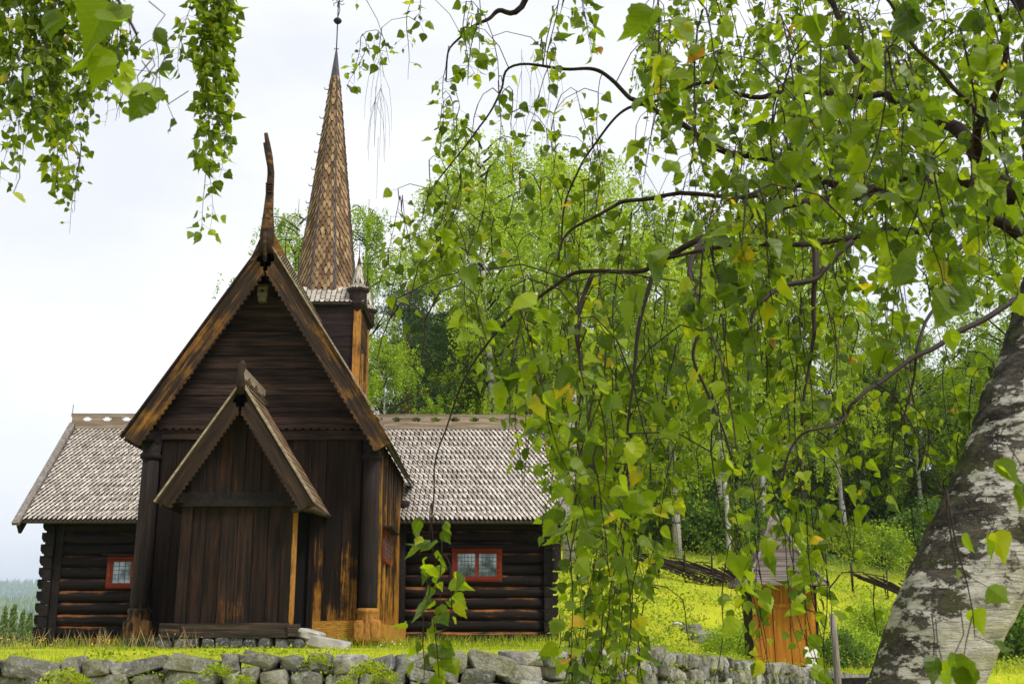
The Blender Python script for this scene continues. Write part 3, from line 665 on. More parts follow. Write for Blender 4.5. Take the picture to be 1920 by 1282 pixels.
for sx in (-1, 1):
    mb = MB(); a = Vector((PX, 0, pa+.06)); e = Vector((PX+sx*(ph_+.04), 0, pe+.0)); d = (e-a).normalized(); nn = Vector((-d.z, 0, d.x)) if sx > 0 else Vector((d.z, 0, -d.x))
    vs = [Vector((p.x, y, p.z))+nn*o for p in (a, e) for y in (YQ-.03, YQ+.16) for o in (0, .035)]
    mb.add(vs, [(0, 1, 3, 2), (4, 6, 7, 5), (0, 4, 5, 1), (2, 3, 7, 6), (1, 5, 7, 3), (0, 2, 6, 4)]); mb.build('porch_cover_strip', W['pale'], church)
crest(church, YQ+.05, YN-.3, pa+.06, .3, PX, .06, W['pale'], 'y', .5, 'porch_crest')
mb = MB(); mb.tube([(PX, YQ-.02, pa-.15), (PX, YQ-.06, pa+.05), (PX, YQ-.08, pa+.22), (PX, YQ-.02, pa+.36), (PX-.0, YQ+.03, pa+.47)], [.06, .085, .05, .075, .03], 9); mb.build('porch_finial', W['pverge'], church)
mb = MB(); mb.tube([(PX+.98, YQ+.15, 2.2), (PX+1.15, YQ+.2, 2.26), (PX+1.3, YQ+.3, 2.27), (PX+1.42, YQ+.5, 2.2), (PX+1.5, YQ+.7, 2.19)], [.05, .06, .07, .055, .04], 8); mb.build('carved_eave_bracket', W['sill'], church)
# stone footing
mb = MB()
for i in range(10): mb.crag((PX-1.15+i*.25+R.uniform(-.03, .03), YP+.02, -.045), (.14*R.uniform(.8, 1.1), .15, .105*R.uniform(.8, 1.1)), i+2.5)
mb.build('stone_footing', W['stone_d'], church, 'dark stone footing under the porch sill'); mb = MB()
for i in range(3): mb.crag((-6.75+i*.35, YN-.2-.1*i, -.08), (.22, .2, .15), i+44.5)
mb.build('stone_footing', W['stone_d'], church); mb = MB()
for i in range(8): mb.crag((-10.6+i*.55, YW-.05, -.34), (.28, .2, .14), i+70.5)
mb.build('stone_footing', W['stone_d'], church); mb = MB()
for i in range(9): mb.crag((-2.1+i*.42, YW-.05, -.16), (.22, .18, .1), i+90.5)
mb.build('stone_footing', W['stone_d'], church)
# tower
TX, TY, TH = -4.62, 30.55, .98; Z0, Z1 = 5.0, 8.5
for nm, m_, ax in (('tower_wall', W['tower'], 0), ('tower_wall', W['tower'], 1), ('tower_wall', W['tower_s'], 2), ('tower_wall', W['tower_s'], 3)):
    mb = MB(); z = Z0
    while z < Z1-.05:
        hh = min(R.uniform(.2, .32), Z1-z); o = R.uniform(0, .02)
        if ax == 0: mb.box(TX-TH, TX+TH, TY-TH-.04-o, TY-TH, z+.004, z+hh-.004)
        if ax == 1: mb.box(TX-TH, TX+TH, TY+TH, TY+TH+.04+o, z+.004, z+hh-.004)
        if ax == 2: mb.box(TX+TH, TX+TH+.04+o, TY-TH+.02, TY+TH, z+.004, z+hh-.004)
        if ax == 3: mb.box(TX-TH-.04-o, TX-TH, TY-TH+.02, TY+TH, z+.004, z+hh-.004)
        z += hh
    if ax == 0: mb.box(TX-TH+.02, TX+TH-.02, TY-TH+.01, TY+TH-.01, Z0, Z1)
    mb.build(nm, m_, church)
for sx in (-1, 1):
    for sy in (-1, 1):
        mb = MB(); cx, cy_ = TX+sx*(TH+.0), TY+sy*(TH+.02); mb.box(cx-.09, cx+.09, cy_-.09, cy_+.09, Z0, 8.34, j=.004); mb.build('tower_post', W['post'], church)
mb = MB(); mb.box(TX+TH+.06, TX+TH+.12, TY-.5, TY-.36, Z0, 7.3); mb.build('tower_batten', W['post'], church)
a_, b_ = 1.17, .74; mb = MB(); zt = 8.98; zb_ = 8.5
cs = [(-1, -1), (1, -1), (1, 1), (-1, 1)]
for i in range(4):
    (ax, ay), (bx, by) = cs[i], cs[(i+1) % 4]
    shingles(mb, (TX+ax*a_, TY+ay*a_, zb_), (TX+bx*a_, TY+by*a_, zb_), (TX+bx*b_, TY+by*b_, zt), (TX+ax*b_, TY+ay*b_, zt), .13, .11, tip=.5, th=.02)
mb.build('tower_skirt_roof', [W['shing'], W['shing_k']], church)
mb = MB(); mb.box(TX-1.1, TX+1.1, TY-1.1, TY+1.1, 8.44, 8.49); mb.build('tower_cornice', W['black'], church)
# spire: eight shingled faces and hip boards
sb, st_ = .84, .105; zsb, zst = 8.9, 15.45; mb = MB(); hb = MB()
def octo(r, k): an = math.radians(22.5+45*k); return (TX+r*math.cos(an), TY+r*math.sin(an))
for k in range(8):
    a, b = octo(sb, k), octo(sb, k+1); c, d = octo(st_, k+1), octo(st_, k)
    shingles(mb, (*a, zsb), (*b, zsb), (*c, zst), (*d, zst), .145, .13, tip=1.25, th=.022, lift=.03, gap=.09, hw=.06)
    hb.tube([(*a, zsb-.03), (*d, zst)], [.06, .03], 4, smooth=False)
mb.build('spire', [W['shing_b'], W['shing_k']], church); hb.build('spire_hip_boards', W['capmetal'], church)
mb = MB(); mb.lathe((TX, TY), [(.15, 15.42), (.14, 15.45), (.025, 16.36)], 8, smooth=False, rot=math.radians(22.5)); mb.build('spire_cap', W['capmetal'], church)
mb = MB(); mb.tube([(TX, TY, 16.3), (TX, TY, 17.9)], .018, 6); mb.lathe((TX, TY), [(.02, 17.17), (.09, 17.22), (.125, 17.28), (.09, 17.34), (.02, 17.39)], 12)
mb.tube([(TX, TY, 17.4), (TX+.05, TY, 17.6), (TX+.02, TY, 17.9), (TX+.1, TY, 18.1)], .014, 5)
for a in range(6):
    an = a*math.pi/3+.3; mb.tube([(TX, TY, 17.88), (TX+.14*math.cos(an), TY, 17.88+.14*math.sin(an)), (TX+.18*math.cos(an+.5), TY, 17.88+.18*math.sin(an+.5))], .012, 5)
mb.tube([(TX, TY, 16.36), (TX-.05, TY, 16.42), (TX-.07, TY, 16.36)], .01, 5); mb.tube([(TX, TY, 16.36), (TX+.05, TY, 16.42), (TX+.06, TY, 16.38)], .01, 5)
mb.build('weather_vane', W['iron'], church)
mb = MB()
for py in (168, 222, 253, 286, 318, 349, 381, 413):
    z = P(600, py, TY).z; r = sb+(st_-sb)*(z-zsb)/(zst-zsb); x = TX-r*.98; mb = MB(); mb.tube([(x+.05, TY, z), (x-.14, TY, z), (x-.16, TY, z+.06)], .013, 5); mb.build('climbing_hook', W['iron'], church)
# corner turrets with crosses
def turret(cx, cy_):
    mb = MB(); n = 8; r0 = math.radians(22.5)
    mb.lathe((cx, cy_), [(.1, 8.3), (.12, 8.36), (.22, 8.44), (.24, 8.48), (.235, 8.86), (.25, 8.88)], n, smooth=False, rot=r0); t = mb.build('corner_turret', W['tower'], church)
    mb = MB(); o = lambda r, k: (cx+r*math.cos(r0+math.pi/4*k), cy_+r*math.sin(r0+math.pi/4*k))
    for k in range(8):
        shingles(mb, (*o(.31, k), 8.88), (*o(.31, k+1), 8.88), (*o(.15, k+1), 9.03), (*o(.15, k), 9.03), .08, .08, tip=.5, th=.012, lift=.01)
        shingles(mb, (*o(.17, k), 9.02), (*o(.17, k+1), 9.02), (*o(.065, k+1), 9.48), (*o(.065, k), 9.48), .09, .12, tip=.9, th=.012, lift=.01)
    mb.build('turret_roof', [W['shing'], W['shing_k']], t)
    mb = MB(); mb.lathe((cx, cy_), [(.085, 9.46), (.08, 9.48), (.012, 9.85)], 8, smooth=False); mb.build('turret_cap', W['tower_s'], t)
    mb = MB(); zc = 10.28; mb.tube([(cx, cy_, 9.8), (cx, cy_, 10.5)], .013, 5); mb.tube([(cx-.16, cy_, zc), (cx+.16, cy_, zc)], .011, 5)
    for dx in (-.13, .13): mb.tube([(cx+dx, cy_, zc-.035), (cx+dx, cy_, zc+.035)], .01, 5)
    mb.build('cross', W['iron'], t)
for sx in (-1, 1):
    for sy in (-1, 1): turret(TX+sx*.98, TY+sy*1.0)

# ------------------------------------------------------------------ small things by the church
bh = thing('birdhouse', 'small grey wooden birdhouse hung high on the dark gable between two round holes', 'birdhouse', (-4.7, YN-.14, 6.7))
mb = MB(); bc = (-4.71, YN-.2)
mb.box(bc[0]-.1, bc[0]+.1, YN-.28, YN-.1, 6.68, 6.88); mb.box(bc[0]-.08, bc[0]+.08, YN-.25, YN-.1, 6.58, 6.68); mb.build('box', W['shedroof'], bh)
mb = MB(); mb.box(bc[0]-.14, bc[0]+.14, YN-.34, YN-.08, 6.885, 6.91); mb.build('lid', W['sill'], bh)
mb = MB(); mb.tube([(bc[0], YN-.285, 6.79), (bc[0], YN-.279, 6.79)], .03, 12); mb.build('entrance_hole', W['black'], bh)
mb = MB(); 
mb.rock((-3.25, 21.4, .09), (.2, .45, .09), 3.3, p=8, nz_=.03, rz=.25); tag(mb.build('doorstep', plain('smooth_grey_slab', (.42, .4, .37)), None), 'smooth pale stone slab forming the upper step at the porch door', 'step')
mb = MB(); mb.crag((-2.95, 21.2, -.07), (.38, .4, .13), 5.1, rz=.2); tag(mb.build('boulder', plain('pale_step_stone', (.4, .38, .36), ns=5), None), 'pale rough boulder used as lower step right of the porch', 'boulder')

# retaining wall
wallo = thing('stone_wall', 'dry-laid grey retaining wall of lichened stones with moss along the grass edge', 'wall', (-1, 11.2, -1.6))
mb = MB(); core = MB(); acc = 0
lens = [0]
for a, b in zip(WALL[:-1], WALL[1:]): lens.append(lens[-1]+math.hypot(b[0]-a[0], b[1]-a[1]))
def wpt(s_):
    for i in range(len(WALL)-1):
        if s_ <= lens[i+1] or i == len(WALL)-2:
            t = (s_-lens[i])/(lens[i+1]-lens[i]); a, b = WALL[i], WALL[i+1]
            d = Vector((b[0]-a[0], b[1]-a[1])).normalized(); return Vector((a[0]+(b[0]-a[0])*t, a[1]+(b[1]-a[1])*t, a[2]+(b[2]-a[2])*t+.075)), d
for row in range(11):
    s_ = -R.uniform(0, .3)
    while s_ < lens[-1]:
        far = ss(11, 14, s_); w_ = R.choice((R.uniform(.14, .3), R.uniform(.2, .38), R.uniform(.34, .52)))*(1-far)+R.uniform(.15, .34)*far; rh = .142*(1-far)+.16*far
        p, d = wpt(max(0, s_+w_/2)); zc = p[2]-.02-rh*(row+.5)+R.uniform(-.03, .03)*(row > 0)+.02*math.sin(s_*2+row)-(.02*R.random() if row == 0 else 0); hh = rh*R.uniform(.43, .6)
        if zc > -1.75:
            o = len(mb.v); mb.crag((0, 0, 0), (w_*.54, .2, hh*1.25), R.uniform(0, 900), rz=R.uniform(-.22, .22))
            an = math.atan2(d.y, d.x); c, sn = math.cos(an), math.sin(an); off = R.uniform(-.05, .05)
            for i in range(o, len(mb.v)):
                x, y, z = mb.v[i]; y += off; mb.v[i] = (p.x+x*c-y*sn, p.y+x*sn+y*c, zc+z)
        s_ += w_
mb.build('stones', W['stone'], wallo)
for i in range(len(WALL)-1):
    a, b = Vector(WALL[i]), Vector(WALL[i+1]); d = (b-a); d.z = 0; d.normalize(); n_ = Vector((-d.y, d.x, 0)); q = [a+n_*.02-Vector((0, 0, .13)), b+n_*.02-Vector((0, 0, .13)), b+n_*.4-Vector((0, 0, .06)), a+n_*.4-Vector((0, 0, .06))]
    core.add([Vector((v.x, v.y, -1.75)) for v in q]+q, [(3, 2, 1, 0), (4, 5, 6, 7), (0, 1, 5, 4), (1, 2, 6, 5), (2, 3, 7, 6), (3, 0, 4, 7)])
core.build('rubble_core', plain('dark_earth', (.03, .025, .018)), wallo)
rng = np.random.default_rng(5)

# shed, sign, post
shed = thing('shed', 'small orange plank shed with steep grey board roof behind the stone wall', 'shed', (6.45, 27.8, -.65))
mb = MB(); sx0, sx1, sy0, sy1 = 5.76, 7.17, 27.0, 27.75
x = sx0+.14
for a, b in ((5.88, 6.22), (6.24, 6.6), (6.62, 6.95)): mb.box(a, b, sy0+.02, sy0+.06, -.55, .72)
for a, b in ((5.88, 6.16), (6.17, 6.4), (6.41, 6.66), (6.67, 6.95)): mb.box(a, b, sy0+.04, sy0+.08, .8, 1.18)
mb.build('door_boards', W['shed'], shed)
mb = MB(); mb.box(sx0, 5.87, sy0-.02, sy0+.1, -.58, 1.2); mb.box(6.96, sx1, sy0-.02, sy0+.1, -.66, 1.2); mb.box(5.871, 6.959, sy0-.03, sy0+.1, .72, .8); mb.box(5.871, 6.959, sy0-.0, sy0+.1, 1.18, 1.25); mb.build('frame', W['shed'], shed)
mb = MB(); mb.box(sx0-.05, sx0-.001, sy0-.02, sy1, -.66, 1.2); mb.box(sx1+.001, sx1+.06, sy0, sy1, -.7, 1.2); mb.box(sx0, sx1, sy0+.11, sy1, -.66, 1.2); mb.build('side_walls', W['nave_dark'], shed)
mb = MB(); mb.box(6.35, 7.25, sy0-.15, sy0-.03, -.76, -.6, j=.01); mb.build('threshold', W['post'], shed)
prof = [(.92, 1.22), (.72, 1.45), (.5, 1.8), (.28, 2.25), (.04, 2.8)]; mb = MB(); cx, cy_ = 6.46, 27.45
for (r0, z0), (r1, z1) in zip(prof[:-1], prof[1:]):
    for i in range(4):
        (ax, ay), (bx, by) = cs[i], cs[(i+1) % 4]; n = 2
        for q in range(n):
            ra, rb = r0+(r1-r0)*q/n+.02, r0+(r1-r0)*(q+1)/n-.01; za, zb = z0+(z1-z0)*q/n, z0+(z1-z0)*(q+1)/n+.01
            vs = [Vector((cx+ax*ra, cy_+ay*ra, za)), Vector((cx+bx*ra, cy_+by*ra, za)), Vector((cx+bx*rb, cy_+by*rb, zb)), Vector((cx+ax*rb, cy_+ay*rb, zb))]
            mb.add(vs+[v+Vector((0, 0, -.03)) for v in vs], [(0, 1, 2, 3), (7, 6, 5, 4), (0, 4, 5, 1), (2, 6, 7, 3), (1, 5, 6, 2), (3, 7, 4, 0)])
mb.build('roof', W['shedroof'], shed)
mb = MB()
for ax, ay in cs: mb.tube([(cx+ax*(r+.01), cy_+ay*(r+.01), z+.02) for r, z in prof], .04, 4, smooth=False)
mb.build('roof_hips', W['palez'], shed)
mb = MB(); mb.prism([(sx0-.24, 1.12), (sx0-.06, 1.12), (sx0-.06, 1.3)], sy0-.05, sy1); mb.build('side_eave', W['black'], shed)
sg = thing('information_sign', 'two small white notices on a short dark post in front of the orange shed', 'sign', (6.7, 25.6, -.8))
q = P(1523, 1230, 25.6); mb = MB(); mb.box(q.x-.035, q.x+.035, 25.62, 25.68, -1.2, q.z+.02); mb.build('post', W['black'], sg)
for z0, z1 in ((q.z-.02, q.z+.2), (q.z-.3, q.z-.045)):
    mb = MB(); mb.box(q.x-.15, q.x+.15, 25.585, 25.605, z0, z1); b_o = mb.build('notice', W['paper'], sg)
mb = MB(); mb.tube([(q.x+.02, 25.58, q.z-.16), (q.x+.02, 25.584, q.z-.16)], .03, 8)
mb.box(q.x-.06, q.x+.05, 25.58, 25.584, q.z-.25, q.z-.235); mb.build('print', W['ink'], b_o)
pA, pB = P(1572, 1290, 20), P(1560, 1150, 20); mb = MB(); mb.tube([pA-(pB-pA)*.4, pA, pA.lerp(pB, .5)+Vector((.01, 0, 0)), pB], [.065, .06, .056, .05], 9)
tag(mb.build('fence_post', W['palez']), 'leaning bare grey wooden pole standing right of the orange shed', 'post')
mb = MB(); a, b = P(1545, 1278, 22), P(1680, 1276, 22); mb.box(a.x, b.x, 21.8, 22.1, a.z-.35, a.z+.08, j=.02); tag(mb.build('timber_beam', W['logend']), 'dark low timber beam lying behind the grey pole', 'beam')

# pole fences on the hillside
def fence(A, B, label):
    A, B = Vector(A), Vector(B); A.z, B.z = h(A.x, A.y), h(B.x, B.y); root = thing('pole_fence', label, 'fence', A, 'slanted pole fences on the hillside'); L_ = (B-A).length; d = (B-A).normalized()
    def gp(t): p = A.lerp(B, t); p.z = h(p.x, p.y); return p
    mb = MB(); t = -.05
    while t < 1:
        a = gp(t); b = gp(min(1.1, t+2.6/L_)); k = .66+R.uniform(-.1, .12); o = R.uniform(-.05, .05)
        mb.tube([a+Vector((0, o, k)), a.lerp(b, .5)+Vector((0, o, k*.55+.03)), b+Vector((0, o, .08))], [.028, .032, .036], 5); t += .11/L_
    mb.build('slanted_poles', W['sill'], root)
    mb = MB(); n = max(2, int(L_/.9))
    for i in range(n+1):
        p = gp(i/n)
        for s2 in (-.09, .09): pm = MB(); pm.tube([p+Vector((0, s2, -.1)), p+Vector((R.uniform(-.05, .05), s2, 1.0+R.uniform(-.1, .15)))], .026, 5); pm.build('post', W['sill'], root)
        rm = MB(); rm.tube([gp(max(0, (i-.6)/n))+Vector((0, -.12, .76)), p+Vector((0, -.12, .78))], .022, 5); rm.build('tie', W['sill'], root)
fence(ground_at(1185, 1078), ground_at(1385, 1104), 'old slanted-pole fence crossing the slope left of the shed roof')
fence(ground_at(1600, 1112), ground_at(1730, 1140), 'old slanted-pole fence below the bright meadow, right of the shed')
# boulders on the slope
for i, (px, py, y, s_, lab) in enumerate(((1268, 1103, 34.5, .16, 'small white boulder highest on the grassy slope'), (1295, 1115, 34, .3, 'mossy grey boulder just below the small white one on the slope'), (1318, 1135, 33, .42, 'largest grey boulder on the slope left of the shed'))):
    p = P(px, py, y); z = h(p.x, y); mb = MB(); mb.rock((p.x, y, z+s_*.2), (s_, s_*.7, s_*.6), i+.7, p=3.4, nz_=.16); tag(mb.build('boulder', W['stone'] if i else plain('white_boulder', (.6, .58, .55))), lab, 'boulder')

# ------------------------------------------------------------------ grass and herbs
def blades(n, region, hmin, hmax, wd, rng, lean=.4):
    P0 = []
    while len(P0) < n:
        x, y = region(rng)
        if y > 22.7 and y < 34 and -6.9 < x < -2.3: continue
        if y > 28.8 and y < 34 and -10.9 < x < 1.4: continue
        if y > 21 and y < 23 and -5.6 < x < -3.5: continue
        if wall_d(x, y) < .12 and x < 8.6: continue
        if math.hypot((x+3)/.9, (y-20.4)/1.1) < 1 and rng.random() < .7: continue
        P0.append((x, y, h(x, y)))
    P0 = np.array(P0); H = rng.uniform(hmin, hmax, n); th = rng.uniform(0, 2*np.pi, n); d = np.stack([np.cos(th), np.sin(th), 0*th], 1)
    ln = rng.normal(size=(n, 3))*lean; ln[:, 2] = 0; w_ = wd*rng.uniform(.6, 1.3, n)[:, None]
    up = np.array([0, 0, 1.])*H[:, None]
    V = np.stack([P0-d*w_, P0+d*w_, P0+up*.6+ln*H[:, None]*.56+d*w_*.8, P0+up+ln*H[:, None]], 1).reshape(-1, 3); V[:, 2] -= .01
    return V, np.arange(n*4).reshape(n, 4)[:, [0, 1, 2, 3]]
sets = [blades(30000, lambda r: (r.uniform(-9.5, 3), 11+r.beta(1, 1.8)*12), .02, .065, .0035, rng), blades(16000, lambda r: (r.uniform(-12, 3), r.uniform(20, 29)), .03, .08, .006, rng),
        blades(14000, lambda r: (r.uniform(1.5, 16), r.uniform(20, 34)), .05, .13, .012, rng), blades(3500, lambda r: (r.uniform(-12, 1.6), r.choice([28.7, 22.5])+r.normal()*.15), .1, .28, .006, rng)]
V = np.concatenate([s_[0] for s_ in sets]); Fq = np.arange(len(V)).reshape(-1, 4)
tag(npmesh('grass', V, [Fq], W['grass']), 'short bright yellow-green grass on the terrace above the wall', kind='stuff')
V, Fq = blades(1500, lambda r: (r.uniform(-9.5, 3), 11.25+abs(r.normal())*.25), .05, .16, .004, rng, .5)
tag(npmesh('edge_weeds', V, [Fq], W['herb']), 'darker weeds and grass tufts overhanging the edge of the stone wall', kind='stuff')
V, Fq = blades(2600, lambda r: (r.uniform(1.6, 18), r.uniform(28, 44)), .12, .38, .006, rng, .4)
tag(npmesh('slope_stalks', V, [Fq], W['straw']), 'dry yellowish stalks scattered over the grassy slope', kind='stuff')
V, Fq = blades(500, lambda r: (r.uniform(-10.5, -5), r.choice([12.2, 28.3, 21, 20.4])+r.normal()*.4), .2, .42, .003, rng, .3)
tag(npmesh('dry_stalks', V, [Fq], W['straw']), 'thin dry seed stalks in the grass before the church', kind='stuff')
ctr = [];
for i in range(130):
    x, y = rng.uniform(-10, -4.7), rng.uniform(12.5, 21); ctr.append((x, y, h(x, y)+rng.uniform(.12, .25)))
V, Fq = quads(np.array(ctr), .035, rng); tag(npmesh('yellow_flowers', V, [Fq], W['flower']), 'scattered tiny yellow flowers in the grass at the left', kind='stuff')
ctr = []
for i in range(90):
    x, y = rng.uniform(-2, 3), rng.uniform(12, 28); 
    if wall_d(x, y) > .3: ctr.append((x, y, h(x, y)+rng.uniform(.08, .14)))
V, Fq = quads(np.array(ctr), .025, rng); tag(npmesh('white_flowers', V, [Fq], W['bloom']), 'tiny white clover blooms in the grass at the right wing', kind='stuff')
# herbs on the slope: clumps of small leaves
ctr = []
for i in range(2600):
    x, y = rng.uniform(1.2, 26), rng.uniform(29, 50) if rng.random() < .7 else rng.uniform(29, 60)
    if 5 < x < 8 and y < 29.5: continue
    dn = noise.noise(Vector((x*.5, y*.5, 9))); 
    if dn < -.15 and x > 1.9: continue
    hh = .1+.22*max(0, dn+.3)+(.5 if y > 47 and rng.random() < .4 else 0); n = 24
    q = rng.normal(size=(n, 3))*np.array([.28, .28, .4*hh]); q[:, 0] += x; q[:, 1] += y; q[:, 2] = np.abs(q[:, 2])+h(x, y)+rng.uniform(0, hh, n); ctr.append(q)
V, Fq = quads(np.concatenate(ctr), .085, rng, asp=.8); tag(npmesh('hillside_herbs', V, [Fq], W['herb']), 'low leafy herbs and moss covering the slope', kind='stuff')
# moss and ferns on the wall
ctr = []
for i in range(420):
    s_ = rng.uniform(0, lens[-1]); p, d = wpt(s_); f_ = noise.noise(Vector((s_*1.2, 3, 0)))
    if f_ < .0: continue
    row = rng.choice([0, 0, 1, 2]); n = 26; q = rng.normal(size=(n, 3))*np.array([.09, .05, .025]); q += np.array([p.x+d.y*.14, p.y-d.x*.14, p.z-.2*row+.01]); ctr.append(q)
V, Fq = quads(np.concatenate(ctr), .028, rng, asp=.8); tag(npmesh('wall_moss', V, [Fq], W['herb']), 'moss and small leaves growing over the top of the stone wall', kind='stuff')
def fern(px, py, y, s_, lab, n=9, mat='grass'):
    p = P(px, py, y); root = thing('fern', lab, 'plant', p, 'ferns growing from the stone wall'); V = []; 
    for i in range(n):
        an = math.pi*(i+.5)/n; ln = s_*R.uniform(.7, 1.1); prev = None; fv = []
        for j in range(1, 11):
            t = j/10; x = p.x+math.cos(an)*ln*t; z = p.z+math.sin(an)*ln*t*.9-ln*.45*t*t; yy = p.y-.12*t*R.uniform(.6, 1); w_ = ln*.22*math.sin(math.pi*min(1, t*.9+.12))
            for sd_ in (-1, 1):
                nx_, nz_ = -math.sin(an), math.cos(an)
                a = Vector((x, yy, z)); b = a+Vector((nx_*sd_*w_+math.cos(an)*w_*.3, .02, nz_*sd_*w_+math.sin(an)*w_*.3)); m_ = (a+b)/2+Vector((math.cos(an)*ln*.035, 0, math.sin(an)*ln*.035)); V += [a, m_, b, (a+b)/2-Vector((math.cos(an)*ln*.03, 0, math.sin(an)*ln*.03))]
    V = np.array([tuple(v) for v in V]); npmesh('fronds', V, [np.arange(len(V)).reshape(-1, 4)], W[mat], root)
for px, py, y, s_, lab in ((130, 1282, 10.6, .3, 'bright fern at the foot of the picture, leftmost on the stone wall'), (405, 1262, 10.7, .2, 'yellowish fern in a wall crevice below the porch'), (355, 1285, 10.6, .16, 'small fern low in the wall left of the yellowish one'), (455, 1280, 10.65, .15, 'small fern low in the wall right of the yellowish one'), (690, 1262, 10.8, .26, 'large fern on the wall below the nave corner'), (720, 1275, 10.8, .2, 'fern just right of the largest one on the wall'), (598, 1240, 10.9, .16, 'fern hanging between pale boulders of the wall'), (650, 1285, 10.75, .15, 'low small fern left of the largest one on the wall')):
    fern(px, py, y, s_, lab, mat='grass' if px != 405 else 'herb')

# ------------------------------------------------------------------ background trees
def birch(seed, hgt, mat, n=26000, wid=.26, leaf=.13):
    rg = np.random.default_rng(seed); rr = random.Random(seed)
    root = thing('birch_tree', 'x', 'tree', (0, 0, 0)); mb = MB(); lean = rr.uniform(-.06, .06)
    tp = [Vector((lean*hgt*t+.15*math.sin(t*5+seed), .1*math.sin(t*4+seed), hgt*t)) for t in [i/10 for i in range(11)]]
    mb.tube(tp, [.19*(1-t/10.5)*hgt/16+.01 for t in range(11)], 9); mb.build('trunk', W['bbark'], root)
    lm = MB(); cs_ = []; nl = 34
    for i in range(nl):
        t = .24+.72*(i/nl)**.9; base = tp[0]*0+Vector((lean*hgt*t, 0, hgt*t)); an = rr.uniform(0, 6.28); prof_ = math.sin(math.pi*min(1, (t-.12)/.95))**.7*(1.15-.55*t)
        ln = hgt*wid*prof_*rr.uniform(.7, 1.15); d = Vector((math.cos(an), math.sin(an), 0)); pp = []
        for q in range(7):
            u = q/6; pp.append(base+d*ln*u+Vector((0, 0, ln*(.9*u-.75*u*u*u)))+Vector((rr.uniform(-.1, .1), rr.uniform(-.1, .1), 0)))
        lm.tube(pp, [.05*(1-u/7)+.006 for u in range(7)], 5)
        for q in range(int(n/nl/42)):
            u = rr.uniform(.25, 1)**.8; a = base+d*ln*u+Vector((0, 0, ln*(.9*u-.75*u**3)))+Vector((rr.gauss(0, .35), rr.gauss(0, .35), rr.gauss(0, .2)))
            hl = rr.uniform(.5, 2.3)*hgt/16; m_ = 42; tt = rg.uniform(0, 1, m_); c = np.stack([a.x+rg.normal(size=m_)*.09+.25*tt*d.x, a.y+rg.normal(size=m_)*.09+.25*tt*d.y, a.z-tt*hl], 1); cs_.append(c)
    lm.build('limbs', W['dbark'], root)
    V, Fq = quads(np.concatenate(cs_), leaf, rg, up=.8); npmesh('crown', V, [Fq], W[mat], root); return root
def pine(seed, hgt):
    rg = np.random.default_rng(seed); rr = random.Random(seed); root = thing('pine_tree', 'x', 'tree', (0, 0, 0)); mb = MB()
    tp = [Vector((.1*math.sin(i*.8+seed), 0, hgt*i/9)) for i in range(10)]; mb.tube(tp, [.2*(1-i/10)+.02 for i in range(10)], 9); mb.build('trunk', W['pbark'], root)
    lm = MB(); cs_ = []
    for i in range(34):
        t = .42+.57*i/34; an = rr.uniform(0, 6.28); ln = hgt*.23*(1.15-t)**.6*rr.uniform(.6, 1.15); d = Vector((math.cos(an), math.sin(an), 0)); b = Vector((0, 0, hgt*t))
        lm.tube([b, b+d*ln*.5+Vector((0, 0, ln*.1)), b+d*ln+Vector((0, 0, ln*.3))], [.05, .03, .01], 5)
        for q in range(17):
            u = rr.uniform(.3, 1.05); a = b+d*ln*u+Vector((rr.gauss(0, .28), rr.gauss(0, .28), ln*.25*u+rr.gauss(0, .1))); m_ = 34
            c = rg.normal(size=(m_, 3))*np.array([.3, .3, .1])+np.array(a); cs_.append(c)
    lm.build('limbs', W['pbark'], root); V, Fq = quads(np.concatenate(cs_), .2, rg, up=-.3, asp=.22); npmesh('crown', V, [Fq], W['needle'], root); return root
def spruce(seed, hgt, wid=.2):
    rg = np.random.default_rng(seed); rr = random.Random(seed); root = thing('spruce_tree', 'x', 'tree', (0, 0, 0)); mb = MB(); mb.tube([(0, 0, 0), (0, 0, hgt)], [.16, .02], 7); mb.build('trunk', W['dbark'], root); cs_ = []
    for i in range(150):
        t = .06+.93*i/150; an = i*2.4+rr.uniform(-.3, .3); ln = hgt*wid*(1.02-t)**.85*rr.uniform(.75, 1.1)+.1; m_ = int(30+55*(1-t)); u = rg.uniform(.1, 1, m_)
        c = np.stack([math.cos(an)*ln*u+rg.normal(size=m_)*.1*ln, math.sin(an)*ln*u+rg.normal(size=m_)*.1*ln, hgt*t-ln*.28*u+ln*.12*u*u-rg.uniform(0, .22, m_)], 1); cs_.append(c)
    V, Fq = quads(np.concatenate(cs_), .34, rg, up=.2, asp=.3); npmesh('crown', V, [Fq], W['needle_s'], root); return root
def bush(seed, rad, hgt, mat, n=5000, leaf=.12):
    rg = np.random.default_rng(seed); rr = random.Random(seed); root = thing('bush', 'x', 'bush', (0, 0, 0)); mb = MB()
    for i in range(6): an = i*1.05; mb.tube([(0, 0, 0), (math.cos(an)*rad*.3, math.sin(an)*rad*.3, hgt*.4), (math.cos(an)*rad*.6, math.sin(an)*rad*.6, hgt*.75)], [.04, .025, .008], 5)
    mb.build('stems', W['dbark'], root); cs_ = []
    for i in range(n//60):
        an = rr.uniform(0, 6.28); r = rad*math.sqrt(rr.uniform(.02, 1)); z = hgt*rr.uniform(.05, 1)*(1-.55*(r/rad)**2); cs_.append(rg.normal(size=(60, 3))*np.array([.22, .22, .16])*rad/1.5+np.array([math.cos(an)*r, math.sin(an)*r, z]))
    V, Fq = quads(np.concatenate(cs_), leaf, rg, asp=.8); npmesh('foliage', V, [Fq], W[mat], root); return root
